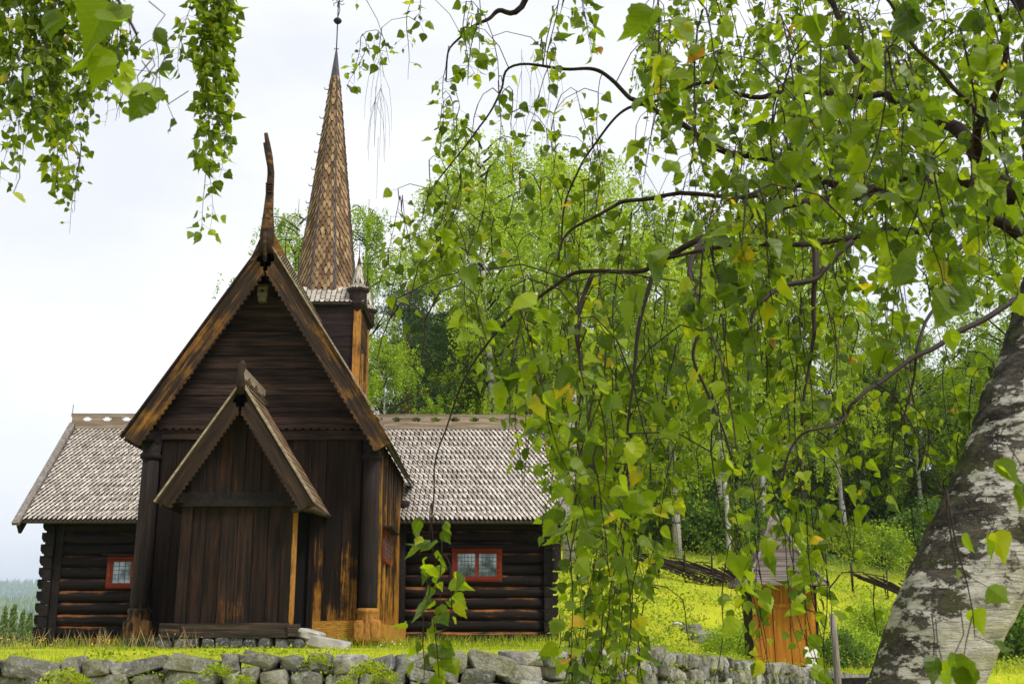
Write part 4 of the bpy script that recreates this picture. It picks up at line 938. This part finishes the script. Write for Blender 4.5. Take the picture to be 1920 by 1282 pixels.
PROT = dict(a=birch(1, 18, 'bleaf'), b=birch(2, 17, 'bleaf', 30000, .22), c=birch(3, 19, 'bleaf2', 26000, .24), d=birch(4, 13, 'bleaf2', 22000, .3), e=birch(6, 15, 'dleaf', 26000, .3, .16),
            p=pine(11, 16), q=pine(12, 14), s=spruce(21, 13), t=spruce(22, 11, .24), u=bush(31, 1.6, 2.2, 'bleaf2'), v=bush(32, 1.3, 1.7, 'dleaf'), g=bush(33, 1.5, 1.6, 'herb'))
PH = dict(a=18, b=17, c=19, d=13, e=15, p=16, q=14, s=13, t=11)
used = set(); cnt = {}
ORD = ['first', 'second', 'third', 'fourth', 'fifth', 'sixth', 'seventh', 'eighth', 'ninth', 'tenth', 'eleventh', 'twelfth', 'thirteenth', 'fourteenth', 'fifteenth', 'sixteenth', 'seventeenth', 'eighteenth', 'nineteenth', 'twentieth', 'twenty-first', 'twenty-second', 'twenty-third', 'twenty-fourth']
def put(k, x, y, sc, label, group, z=None):
    o = PROT[k] if k not in used else copy_tree(PROT[k]); used.add(k)
    o.location = (x, y, (h(x, y) if z is None else z)-.1); o.rotation_euler = (0, 0, R.uniform(0, 6.28)); o.scale = (sc*R.uniform(.92, 1.08),)*2+(sc,); o['label'] = label; o['group'] = group
    return o
# (kind, pixel x, pixel y of the top, depth)
TREES = [('c', 548, 372, 50), ('c', 688, 365, 52), ('p', 768, 528, 47), ('q', 800, 575, 50), ('d', 728, 620, 44), ('a', 930, 225, 49), ('b', 860, 300, 56), ('b', 1000, 255, 54), ('a', 1120, 300, 50), ('c', 1190, 330, 56), ('b', 1245, 400, 47),
         ('a', 1330, 430, 60), ('c', 1405, 415, 52), ('b', 1470, 400, 62), ('a', 1545, 500, 58), ('c', 1620, 540, 64), ('d', 1690, 600, 60), ('b', 1755, 690, 66), ('c', 1860, 330, 56), ('a', 1950, 250, 60), ('d', 1820, 640, 62),
         ('e', 850, 600, 55), ('e', 1010, 640, 60), ('e', 1130, 690, 58), ('e', 1250, 700, 62), ('e', 1380, 720, 64), ('e', 1500, 760, 66), ('e', 1600, 790, 68), ('e', 1700, 760, 68), ('e', 1880, 720, 66)]
nb = {}
for k, px, py, y in sorted(TREES, key=lambda t: t[1]):
    top = P(px, py, y); x = top.x; g0 = h(x, y); sc = (top.z-g0)/PH[k]
    kind = {'a': 'birch', 'b': 'birch', 'c': 'birch', 'd': 'birch', 'e': 'dark', 'p': 'pine', 'q': 'pine'}[k]; i = nb.get(kind, 0); nb[kind] = i+1
    lab = {'birch': f'tall weeping birch at the forest edge, {ORD[i]} from the left behind the church', 'dark': f'lower dark leafy tree inside the wood, {ORD[i]} from the left', 'pine': f'orange-stemmed pine with dark crown right of the tower, {"left" if i == 0 else "right"} of the pair'}[kind]
    o = put(k, x, y, sc, lab, {'birch': 'birches of the forest edge', 'dark': 'dark trees inside the wood', 'pine': 'pine pair beside the tower'}[kind])
    if kind == 'dark': o.name = 'leafy_tree'
# second line of trees closing the wood
for i in range(26):
    x = -4+i*1.9+R.uniform(-.6, .6); y = R.uniform(72, 92); put(R.choice('eec'), x, y, R.uniform(.55, .75), 'dim leafy tree standing deep in the wood behind the birches', 'deep wood trees').name = 'leafy_tree'
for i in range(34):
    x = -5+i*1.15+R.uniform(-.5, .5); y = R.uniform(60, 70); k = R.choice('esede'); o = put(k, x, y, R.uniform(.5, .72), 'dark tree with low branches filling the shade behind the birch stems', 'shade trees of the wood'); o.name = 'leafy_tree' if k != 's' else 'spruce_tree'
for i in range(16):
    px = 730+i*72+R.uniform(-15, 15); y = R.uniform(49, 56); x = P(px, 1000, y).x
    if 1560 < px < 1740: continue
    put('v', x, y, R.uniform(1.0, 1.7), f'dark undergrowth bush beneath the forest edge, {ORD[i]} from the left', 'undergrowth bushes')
for i, (k, px, py, y, sc, lab) in enumerate((('u', 1600, 1130, 31, .55, 'leafy bush directly right of the orange shed'), ('v', 1570, 1180, 30, .6, 'dark bush between the shed and the grey pole'), ('u', 1375, 1130, 32, .5, 'leafy bush directly left of the orange shed'), ('u', 1650, 1020, 52, .9, 'bright bush on the meadow bank, left one'), ('g', 1600, 1020, 54, .9, 'bright bush on the meadow bank, leftmost and lowest'), ('g', 1700, 1000, 55, 1.0, 'bright bush on the meadow bank beside the leaning trunk'),
     ('v', 1900, 1130, 34, 1.1, 'dark bush behind the leaning trunk at the right edge'), ('u', 1945, 1130, 36, 1.4, 'pale leafy bush at the right picture edge'), ('u', 735, 700, 45, 1.1, 'light green shrub seen just right of the tower foot'), ('u', 830, 740, 44, 1.2, 'light green shrub above the ridge of the right wing'), ('v', 960, 740, 45, 1.3, 'dark shrub above the ridge of the right wing'), ('u', 1070, 740, 46, 1.2, 'light green shrub above the far end of the right ridge'), ('u', 1640, 1110, 36, .6, 'leafy bush left of the birch trunk'), ('g', 1690, 1090, 37, .6, 'low bright bush against the leaning birch trunk'))):
    x = P(px, py, y).x; put(k, x, y, sc, lab, 'bushes on the hillside')
for i, px in enumerate(range(1540, 1900, 40)):
    y = 63+2*(i % 2); x = P(px, 1000, y).x; put('v', x, y, 1.9, 'shaded bush at the wood edge above the bright meadow bank', 'bushes above the meadow bank')
# white trunked birches low at the slope
def thin_birch(x, y, r, lab, hh=14, lean=.02):
    root = thing('birch_tree', lab, 'tree', (x, y, h(x, y))); mb = MB(); z = h(x, y)-.2; mb.tube([(x+lean*t*hh+.08*math.sin(t*6), y, z+hh*t) for t in [i/8 for i in range(9)]], [r*(1.1-t/10) for t in range(9)], 10); mb.build('trunk', W['bbark'], root)
    rg = np.random.default_rng(int(x*10)+3); cs_ = []
    for i in range(150): cs_.append(rg.normal(size=(40, 3))*np.array([.25, .25, .5])+np.array([x+lean*hh+rg.normal()*1.1, y+rg.normal()*1.1, z+hh*rg.uniform(.5, 1.02)]))
    V, Fq = quads(np.concatenate(cs_), .13, rg, up=.8); npmesh('crown', V, [Fq], W['bleaf2'], root)
p = P(1068, 1040, 42); thin_birch(p.x, 42, .26, 'white-barked birch trunk just right of the wing gable', 15, .012)
p = P(1368, 1050, 43); thin_birch(p.x, 43, .1, 'thin white birch stem beside the pole fence', 11, -.03)
p = P(1120, 950, 47); thin_birch(p.x, 47, .13, 'slim birch stem in the shade behind the slope', 12, .02)
# spruces down the valley at the left
for i, (px, py, y, k) in enumerate(((12, 1135, 118, 's'), (28, 1133, 125, 't'), (45, 1142, 120, 's'), (58, 1148, 112, 't'), (-12, 1140, 115, 't'), (72, 1150, 128, 's'), (-30, 1138, 122, 's'), (90, 1146, 118, 't'))):
    top = P(px, py-6, y); x = top.x; o = put(k, x, y, (top.z-h(x, y))/PH[k], f'pointed spruce in the valley left of the church, {ORD[i]} of the row', 'valley spruces'); o.scale = (o.scale[2]*.68, o.scale[2]*.68, o.scale[2])
def farwood(name, n, x0, x1, y0, y1, hh, label):
    V = []; Fs = []; rr = random.Random(n)
    for i in range(n):
        x = rr.uniform(x0, x1); y = rr.uniform(y0, y1); z = h(x, y); H = hh*rr.uniform(.6, 1.3); r = H*.17
        for t in range(4):
            o = len(V); zb = z+H*(t*.22); zt = min(z+H, zb+H*.42); rr_ = r*(1-t*.22)
            for k in range(6): V.append((x+rr_*math.cos(k*1.047+t)*rr.uniform(.7, 1.2), y+rr_*math.sin(k*1.047+t), zb))
            V.append((x, y, zt)); Fs += [(o+k, o+(k+1) % 6, o+6) for k in range(6)]
    return tag(npmesh(name, np.array(V, float), [np.array(Fs)], W['needle_s']), label, kind='stuff')
farwood('far_forest', 7000, -2000, -600, 1700, 2150, 17, 'green spruce forest on the nearer far hill')
farwood('distant_forest', 7000, -3400, -1300, 3300, 4300, 24, 'blue hazy spruce forest on the distant ridge')

# ------------------------------------------------------------------ foreground birch
birch_root = thing('birch_tree', 'leaning old birch with white and mossy bark and hanging leafy twigs, nearest the camera', 'tree', (.55, 3.4, -1.6))
tr = [(.45, 3.45, -1.75), (.68, 3.42, -1.1)]+[tuple(P(a, b, d)) for a, b, d in ((1728, 1290, 3.4), (1782, 1160, 3.4), (1836, 1045, 3.42), (1886, 920, 3.45), (1920, 790, 3.5), (1966, 650, 3.6), (1992, 500, 3.7), (1985, 380, 3.8), (1960, 250, 3.95), (1955, 60, 4.2), (1990, -200, 4.5), (2000, -500, 5))]
rad_ = [.22, .155]+[r*3.45/2200 for r in (90, 96, 101, 98, 92, 84, 74, 64, 52, 44, 34, 20)]
def smooth_path(pts, k=6):
    pts = [Vector(p) for p in pts]; o = []
    for i in range(len(pts)-1):
        p0, p1, p2, p3 = pts[max(i-1, 0)], pts[i], pts[i+1], pts[min(i+2, len(pts)-1)]
        for j in range(k):
            t = j/k; o.append(.5*((2*p1)+(p2-p0)*t+(2*p0-5*p1+4*p2-p3)*t*t+(3*p1-p0-3*p2+p3)*t**3))
    o.append(pts[-1]); return o
mb = MB(); sp_ = smooth_path(tr, 14); rs = np.interp(np.linspace(0, len(tr)-1, len(sp_)), range(len(tr)), rad_); mb.tube(sp_, list(rs), 56)
for i, v in enumerate(mb.v):
    ring = i//56; c = sp_[min(ring, len(sp_)-1)]; v = Vector(v); d = (v-c)
    n1 = noise.noise(v*3.2)*.05+noise.noise(Vector((v.x*9, v.y*9, v.z*22)))*.03+noise.fractal(v*18, 1, 2, 4)*.03*ss(.1, .6, v.z)
    mb.v[i] = tuple(c+d*(1+n1*1.6))
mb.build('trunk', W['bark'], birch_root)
BR = [ # (points (px,py,depth)), base radius px-ish in metres, tip
 ([(1985, 440, 3.8), (1920, 389, 3.9), (1879, 352, 3.95), (1842, 311, 4), (1815, 273, 4.05), (1785, 240, 4.1), (1740, 213, 4.2), (1692, 191, 4.3), (1662, 176, 4.4), (1625, 142, 4.5), (1590, 90, 4.7), (1560, 10, 4.9), (1500, -80, 5.1)], .036, .012),
 ([(1879, 352, 3.95), (1849, 345, 3.9), (1785, 333, 3.9), (1729, 333, 3.9), (1695, 330, 3.9), (1654, 348, 3.9), (1610, 356, 3.9), (1572, 348, 3.95), (1538, 341, 4.0), (1505, 348, 4), (1460, 356, 4), (1411, 363, 3.9), (1300, 367, 3.8), (1184, 373, 3.7), (1147, 386, 3.7), (1109, 408, 3.7), (1072, 431, 3.7), (1053, 457, 3.7), (1046, 490, 3.7)], .023, .003),
 ([(1785, 333, 3.9), (1650, 362, 3.7), (1579, 371, 3.6), (1523, 378, 3.5), (1448, 393, 3.4), (1392, 408, 3.4), (1355, 427, 3.35), (1300, 454, 3.3), (1268, 472, 3.3), (1225, 497, 3.3), (1197, 511, 3.3), (1110, 517, 3.3), (1075, 520, 3.3), (1042, 536, 3.3), (1003, 558, 3.3), (960, 594, 3.3), (924, 633, 3.3), (895, 673, 3.3), (867, 723, 3.3), (841, 780, 3.3), (818, 850, 3.3), (812, 930, 3.3), (806, 1010, 3.3)], .013, .0016),
 ([(1985, 470, 3.7), (1920, 449, 3.65), (1879, 423, 3.6), (1842, 408, 3.6), (1804, 416, 3.5), (1740, 431, 3.5), (1654, 438, 3.4), (1580, 449, 3.3), (1505, 457, 3.2), (1430, 463, 3.1), (1370, 459, 3.0), (1290, 475, 3.0), (1215, 500, 3.0)], .02, .004),
 ([(1592, 449, 3.3), (1569, 474, 3.25), (1549, 497, 3.2), (1526, 523, 3.2), (1467, 538, 3.15), (1436, 560, 3.1), (1413, 591, 3.1), (1409, 640, 3.1), (1400, 720, 3.1)], .012, .003),
 ([(1538, 341, 4.0), (1480, 318, 4.1), (1407, 290, 4.2), (1370, 285, 4.2), (1325, 262, 4.2), (1280, 232, 4.2), (1255, 221, 4.2), (1195, 191, 4.2), (1180, 183, 4.2), (1147, 150, 4.2), (1115, 131, 4.2), (1068, 127, 4.2), (1019, 125, 4.2), (954, 129, 4.2), (937, 168, 4.2), (918, 213, 4.2), (885, 258, 4.2), (843, 311, 4.2), (810, 356, 4.2), (790, 400, 4.2)], .015, .0022),
 ([(1662, 176, 4.4), (1610, 180, 4.4), (1557, 174, 4.4), (1467, 176, 4.3), (1411, 182, 4.3), (1355, 167, 4.3), (1325, 152, 4.3), (1290, 163, 4.3), (1222, 191, 4.25), (1177, 204, 4.2), (1143, 236, 4.2), (1102, 285, 4.2), (1076, 333, 4.1), (1057, 389, 4.1), (1049, 468, 4)], .013, .003),
 ([(1842, 311, 4), (1834, 262, 3.9), (1838, 225, 3.8), (1857, 202, 3.7), (1875, 150, 3.6), (1883, 105, 3.5), (1870, 20, 3.4), (1840, -80, 3.2)], .018, .006),
 ([(1834, 221, 3.8), (1812, 191, 3.7), (1782, 161, 3.6), (1740, 110, 3.4), (1690, 40, 3.2), (1640, -40, 3)], .01, .004),
 ([(1985, 540, 3.6), (1920, 556, 3.5), (1865, 583, 3.4), (1818, 611, 3.35), (1748, 650, 3.3), (1705, 673, 3.25), (1654, 712, 3.2), (1611, 743, 3.1), (1588, 763, 3.1), (1580, 782, 3.1), (1533, 802, 3.0), (1498, 817, 3.0), (1475, 852, 3.0), (1467, 900, 3.0)], .01, .0025),
 ([(1530, 458, 3.25), (1530, 517, 3.2), (1533, 603, 3.2), (1522, 650, 3.2), (1510, 720, 3.2), (1498, 802, 3.2)], .009, .003),
 ([(1955, 60, 4.2), (1850, -60, 4.4), (1650, -150, 4.7), (1300, -190, 5), (1060, -120, 5), (978, 7, 5), (937, 15, 5), (915, 37, 5), (881, 56, 5), (843, 90, 5), (835, 150, 5)], .03, .003),
 ([(1300, -190, 5), (1000, -230, 5.1), (700, -210, 5.1), (400, -170, 5), (200, -140, 4.9), (20, -120, 4.8)], .02, .006),
 ([(200, -140, 4.9), (180, -120, 3.8), (180, -110, 2.8), (200, -60, 1.95), (250, 60, 1.8)], .008, .002),
 ([(1842, 408, 3.6), (1790, 480, 3.5), (1770, 560, 3.4), (1720, 640, 3.3), (1712, 720, 3.3), (1690, 800, 3.3)], .009, .002),
 ([(1320, 450, 3.3), (1290, 520, 3.1), (1315, 600, 3.0), (1303, 673, 3.0), (1327, 731, 3.0), (1350, 790, 3.0), (1370, 860, 3.0)], .008, .002),
 ([(1110, 517, 3.3), (1080, 600, 3.3), (1090, 700, 3.3), (1080, 800, 3.3), (1085, 900, 3.3), (1070, 1000, 3.3)], .007, .0015),
 ([(1225, 497, 3.3), (1200, 600, 3.3), (1190, 700, 3.3), (1180, 820, 3.3), (1175, 950, 3.3), (1165, 1100, 3.3)], .007, .0015),
]
D = """899300006516273987989888
787300004124333979889988
672100000062452686888988
250000000042542268899887
150000000265643289888877
000000000595476479888756
000000000563467388888535
000000000427788877766424
000000000004788876664334
000000000002688765553653
000000000000479655433232
000000000000378536642142
000000000000167104540151
000000000000067104430030
000000000000067113310121
000000000000066002211132""".split('\n')
DG = np.array([[int(c) for c in r] for r in D], float)/9
def dens(px, py):
    u, v = px/80-.5, max(0, py)/80-.5; 
    if not (-40 < px < 1990 and py < 1330): return 0.5 if px > 1100 else .3
    i0, j0 = int(math.floor(v)), int(math.floor(u)); fu, fv = u-j0, v-i0; g = lambda i, j: DG[min(15, max(0, i)), min(23, max(0, j))]
    return (g(i0, j0)*(1-fu)+g(i0, j0+1)*fu)*(1-fv)+(g(i0+1, j0)*(1-fu)+g(i0+1, j0+1)*fu)*fv
# leaf template
E12 = [(.16, -.03), (.31, .03), (.36, .1), (.455, .17), (.435, .26), (.455, .35), (.36, .43), (.355, .52), (.25, .6), (.235, .69), (.13, .78), (.085, .88)]
mid = [(0, 0), (0, .16), (0, .33), (0, .5), (0, .67), (0, .84), (0, 1.04)]
TV = np.array([(x, y) for x, y in mid]+[(x, y) for x, y in E12]+[(-x, y) for x, y in E12])
TF = []
for sd_ in (0, 1):
    b0 = 7+12*sd_
    for k in range(6):
        f_ = [k, b0+2*k, b0+2*k+1, (b0+2*k+2 if k < 5 else None), (k+1)]
        if k == 5: f_ = [5, b0+10, b0+11, 6, 6]
        if sd_ == 1: f_ = f_[::-1]
        TF.append(f_)
TF5 = np.array([f for f in TF if len(set(f)) == 5]); TF4 = np.array([[x for i, x in enumerate(f) if x not in f[:i]] for f in TF if len(set(f)) == 4])
def leaves(items, rng):
    n = len(items); c = np.array([i[0] for i in items]); dr = np.array([i[1] for i in items]); s_ = np.array([i[2] for i in items])[:, None, None]
    dr /= np.linalg.norm(dr, axis=1)[:, None]; sd_ = rng.normal(size=(n, 3)); sd_ -= dr*np.sum(sd_*dr, 1)[:, None]; sd_ /= np.linalg.norm(sd_, axis=1)[:, None]; nn = np.cross(sd_, dr)
    fold = rng.uniform(.05, .6, n)[:, None]; curl = rng.normal(.05, .4, n)[:, None]; asp = rng.uniform(.8, 1.08, n)[:, None]; wav = rng.normal(0, .05, (n, 1))
    x = TV[None, :, 0]*asp; y = TV[None, :, 1]; z = np.abs(x)*fold+curl*y*y+wav*np.sin(y*9+x*6)
    V = c[:, None]+s_*(sd_[:, None]*x[..., None]+dr[:, None]*np.broadcast_to(y, x.shape)[..., None]+nn[:, None]*z[..., None])
    off = (np.arange(n)*31)[:, None, None]
    leaves.co = np.broadcast_to(np.concatenate([TV, TV[:, :1]*0], 1), (n, 31, 3)).reshape(-1)
    return V.reshape(-1, 3), [(TF5[None]+off).reshape(-1, 5), (TF4[None]+off).reshape(-1, 4)]
branches = []; samp = []; sid = []
for bi, (pts, r0, r1) in enumerate(BR):
    q = smooth_path([P(*p) for p in pts], 5)
    q = [v+Vector((noise.noise(v*6+Vector((bi, 0, 0)))*.012, noise.noise(v*5+Vector((0, bi, 0)))*.03, noise.noise(v*6+Vector((0, 0, bi)))*.012)) for v in q]
    if bi not in (1, 2, 4, 5, 6, 9): pass
    mb = MB(); m_ = len(q); mb.tube(q, [1.1*((r0-r1)*(1-i/m_)**1.5+r1)*(1+.12*noise.noise(v*20)) for i, v in enumerate(q)], 8)
    o = mb.build('branch', W['limb'] if r0 > .012 else W['twig'], birch_root); branches.append(o); samp += q; sid += [bi]*len(q)
samp = np.array([tuple(v) for v in samp]); sid = np.array(sid)
tw = [MB() for _ in BR]; lv = [[] for _ in BR]
msk = sid != 13; pool = np.zeros((60000, 3)); psid = np.zeros(60000, int); pn = int(msk.sum()); pool[:pn] = samp[msk]; psid[:pn] = sid[msk]
rg = np.random.default_rng(99); RL = random.Random(42)
def strand(p, length, spacing, size, side=1, keep=None, bi=None, drift=(0, 0), connect=True):
    """a hanging twig with leaves on alternate sides"""
    global pn
    d2 = np.sum((pool[:pn]-np.array(p))**2, 1); k = int(np.argmin(d2)); b = int(psid[k]) if bi is None else bi
    if connect and d2[k] < .5:
        a = Vector(pool[k]); m_ = a.lerp(p, .5)+Vector((0, 0, .05+.1*math.sqrt(d2[k])))
        tw[b].tube([a, a.lerp(m_, .6), m_.lerp(p, .5), p], [.0022, .002, .0017, .0015], 4, smooth=True, cap=False)
    path = [Vector(p)]; n = max(2, int(length/.05)); vx, vy = drift; ph = RL.uniform(0, 6)
    alive = 0; last = 0
    for i in range(n):
        q = path[-1]+Vector((vx*.05+.006*math.sin(ph+i*.9)+RL.gauss(0, .003), vy*.05+RL.gauss(0, .003), -.05)); path.append(q)
        m_ = max(1, int(.05/spacing+RL.random()))
        for j in range(m_):
            c = path[-2].lerp(q, RL.random()); an = RL.uniform(0, 6.28); od = Vector((math.cos(an), math.sin(an), RL.uniform(-.9, .1))); pl = RL.uniform(.012, .05 if side else .02)
            lc = c+od*pl; px, py = proj(lc); dd = keep if keep is not None else dens(px, py)
            if dd < .06 or RL.random() > min(1, dd*1.25): continue
            s2 = size*RL.uniform(.5, 1.25); lv[b].append((tuple(lc), (od.x*.55+RL.gauss(0, .2), od.y*.55+RL.gauss(0, .2), -RL.uniform(.25, 1.1)), s2)); alive += 1; last = len(path)
            tw[b].tube([c, lc], [.0008, .0006], 3, cap=False)
    if last < 2: last = min(len(path), 3)
    path = path[:last+1]; k2 = len(path)
    if connect:
        pool[pn:pn+k2] = [tuple(v) for v in path]; psid[pn:pn+k2] = b; pn += k2
    tw[b].tube(path, [.0016*(1-i/k2)+.0006 for i in range(k2)], 4, cap=False)
def zone(px, py):
    r = RL.random()
    if px < 660: return RL.uniform(4.6, 5.8)
    if px < 870 and py < 260: return RL.uniform(4.8, 5.8)
    if py < 470 and px < 1180: return RL.uniform(3.8, 4.8)
    if py < 470: return RL.uniform(4.8, 7.6) if r < .74 else (RL.uniform(3.2, 4.6) if r < .9 else RL.uniform(1.9, 2.6))
    if py < 950 and px < 1560: return RL.uniform(3.2, 5.2) if r < .9 else RL.uniform(2.0, 2.8)
    return RL.uniform(3.4, 5.0)
cells = [(i, j, DG[i, j]) for i in range(16) for j in range(24) if DG[i, j] > .05]; cw = lambda i, j, d: d**1.7*(1.55 if i < 6 and j >= 15 else 1); wsum = sum(cw(*c) for c in cells)
NST = 760
todo = []
for i, j, d in cells:
    k = NST*cw(i, j, d)/wsum; k = int(k)+(RL.random() < k-int(k))
    for _ in range(k):
        px, py = (j+RL.random())*80, (i+RL.random())*80-RL.uniform(0, 70); y = zone(px, py); p = P(px, py, y)
        if py < 20 and i == 0: p = P(px, RL.uniform(-120, 20), y)
        todo.append((float(np.min(np.sum((pool[:pn]-np.array(p))**2, 1))), tuple(p), px, i))
for _, p, px, i in sorted(todo):
    strand(Vector(p), RL.uniform(.12, .5)*(1.25 if px < 480 or i > 9 else 1), (.016 if px > 880 and i > 5 else .013), .044, drift=(RL.gauss(0, .14), RL.gauss(0, .1)))
# special hanging sprays
for px, y0, y1, dep, sp in ((395, -60, 300, 5.1, .005), (425, -60, 270, 5.2, .005), (410, -40, 220, 5.1, .006), (440, -60, 200, 5.2, .008), (380, -60, 150, 5.1, .008), (358, 0, 130, 5.0, .01), (400, 240, 440, 5.0, .012), (420, 240, 350, 5.0, .014), (385, 330, 455, 5.0, .02), (110, 180, 370, 4.9, .01), (130, 150, 360, 5, .014),
                        (806, 965, 1190, 3.25, .0105), (830, 985, 1180, 3.3, .0115), (800, 1100, 1310, 3.25, .015), (845, 1060, 1170, 3.2, .014), (815, 1180, 1330, 3.25, .013), *[(x, -70, y, 4.8, .0095) for x, y in ((15, 210), (40, 250), (75, 230), (105, 200), (140, 260), (165, 190), (190, 170), (60, 120), (125, 130), (215, 110), (175, 120), (90, 250))], (1085, 950, 1330, 3.2, .024), (1120, 900, 1300, 3.3, .024), (1165, 960, 1330, 3.2, .022), (1200, 1000, 1330, 3.4, .03), (1100, 800, 1250, 3.4, .024), (1180, 800, 1200, 3.5, .024),
                        (1410, 900, 1130, 3.1, .02), (1445, 900, 1260, 3.2, .03), (1500, 900, 1150, 3.2, .024), (1540, 1000, 1240, 3.3, .034), (1640, 1090, 1250, 3.3, .05), (1580, 900, 1050, 3.4, .03), (1780, 950, 1240, 2.3, .035), (1775, 960, 1080, 2.4, .02)):
    a = P(px, y0, dep); b = P(px, y1, dep); strand(a, (a.z-b.z), sp, .05, keep=.5 if sp > .01 else .85, drift=(RL.gauss(0, .05), RL.gauss(0, .05)))
# bare twigs hanging from above
for px, y1 in ((716, 285), (710, 230), (722, 200), (1010, 250), (1040, 270), (985, 230)):
    a = P(px+RL.uniform(-6, 6), -60, 5); b = P(px-8, y1, 5); strand(a, a.z-b.z, .05, .04, keep=.0, drift=(-.02, 0), connect=False)
    for q in range(5):
        c = a.lerp(b, RL.uniform(.45, .95)); tw[12].tube([c, c+Vector((.018*(q-2), .01, -.09)), c+Vector((.024*(q-2), .01, -.2)), c+Vector((.025*(q-2), .01, -.3))], [.001, .0009, .0008, .0005], 4, cap=False)
# close blurred leaves (pixel, depth, length m)
for px, py, dp, s_ in ((205, 20, 1.55, .075), (195, 90, 1.6, .06), (265, 155, 1.7, .05), (290, 55, 2.0, .04), (262, 175, 1.75, .045), (240, 120, 1.8, .05), (310, 115, 2.0, .04), (25, 362, 2.0, .035), (325, 222, 2.2, .03), (372, 262, 2.3, .03), (100, 20, 1.9, .05), (30, 150, 2.0, .05), (290, 165, 1.9, .04),
                   (1575, 190, 2.0, .06), (1500, 230, 1.9, .06), (1630, 80, 1.8, .06), (1240, 110, 2.0, .055), (1250, 180, 2.0, .055), (1225, 20, 1.9, .07), (1290, 40, 1.9, .06), (1620, 260, 2.2, .055), (1745, 270, 2.1, .05), (1730, 170, 2.0, .055), (1380, 330, 2.1, .05), (1450, 310, 2.0, .06), (1540, 400, 2.2, .05), (1780, 490, 2.0, .055), (1810, 540, 1.8, .065), (1850, 95, 1.9, .06), (1900, 130, 1.9, .06), (1520, 30, 2.0, .06), (1700, 20, 1.9, .07), (1350, 440, 2.2, .05),
                   (1790, 1225, 1.9, .06), (1750, 1230, 2.0, .05), (1850, 1010, 2.2, .05), (1380, 1040, 2.3, .05), (960, 690, 2.2, .055), (1000, 740, 2.2, .055), (1180, 540, 2.1, .06), (1300, 560, 2.1, .055), (1420, 640, 2.1, .055), (1230, 460, 2.0, .06), (880, 470, 2.3, .055), (840, 430, 2.4, .05), (800, 450, 2.4, .05), (1870, 870, 2.1, .055), (1900, 900, 2.1, .05)):
    for q in range(2 if s_ > .045 else 1):
        p = P(px+RL.uniform(-18, 18)*q, py+RL.uniform(-20, 30)*q, dp); b = 13 if px < 480 else int(sid[int(np.argmin(np.sum((samp-np.array(p))**2, 1)))])
        lv[b].append((tuple(p), (RL.gauss(0, .35), RL.gauss(0, .15), -1), s_*RL.uniform(.85, 1.1)))
        tw[b].tube([p, p+Vector((RL.uniform(-.02, .02), 0, .03)), p+Vector((RL.uniform(-.03, .03), .02, .07))], [.0008, .0009, .0011], 4, cap=False)
tot = 0
for b, o in enumerate(branches):
    if lv[b]:
        V, Fq = leaves(lv[b], rg); lo = npmesh('leaves', V, Fq, W['leaf'], o); lo.data.attributes.new('leafco', 'FLOAT_VECTOR', 'POINT').data.foreach_set('vector', leaves.co.astype(np.float32)); tot += len(lv[b])
    if tw[b].v: tw[b].build('twigs', W['twig'], o)
print('foreground leaves', tot)

# ------------------------------------------------------------------ haze
mb = MB(); mb.box(-4100, 4100, -3100, 7100, -75, 260); hz = mb.build('haze', [], None)
hm = bpy.data.materials.new('valley_haze'); hm.use_nodes = True; hn = hm.node_tree; hn.nodes.clear(); ho = N(hn, 'ShaderNodeOutputMaterial'); pv = N(hn, 'ShaderNodeVolumePrincipled')
pv.inputs['Color'].default_value = (.66, .8, 1, 1); pv.inputs['Density'].default_value = .0002; hn.links.new(pv.outputs[0], ho.inputs['Volume']); hz.data.materials.append(hm)
tag(hz, 'thin pale blue air haze over the valley', kind='stuff')
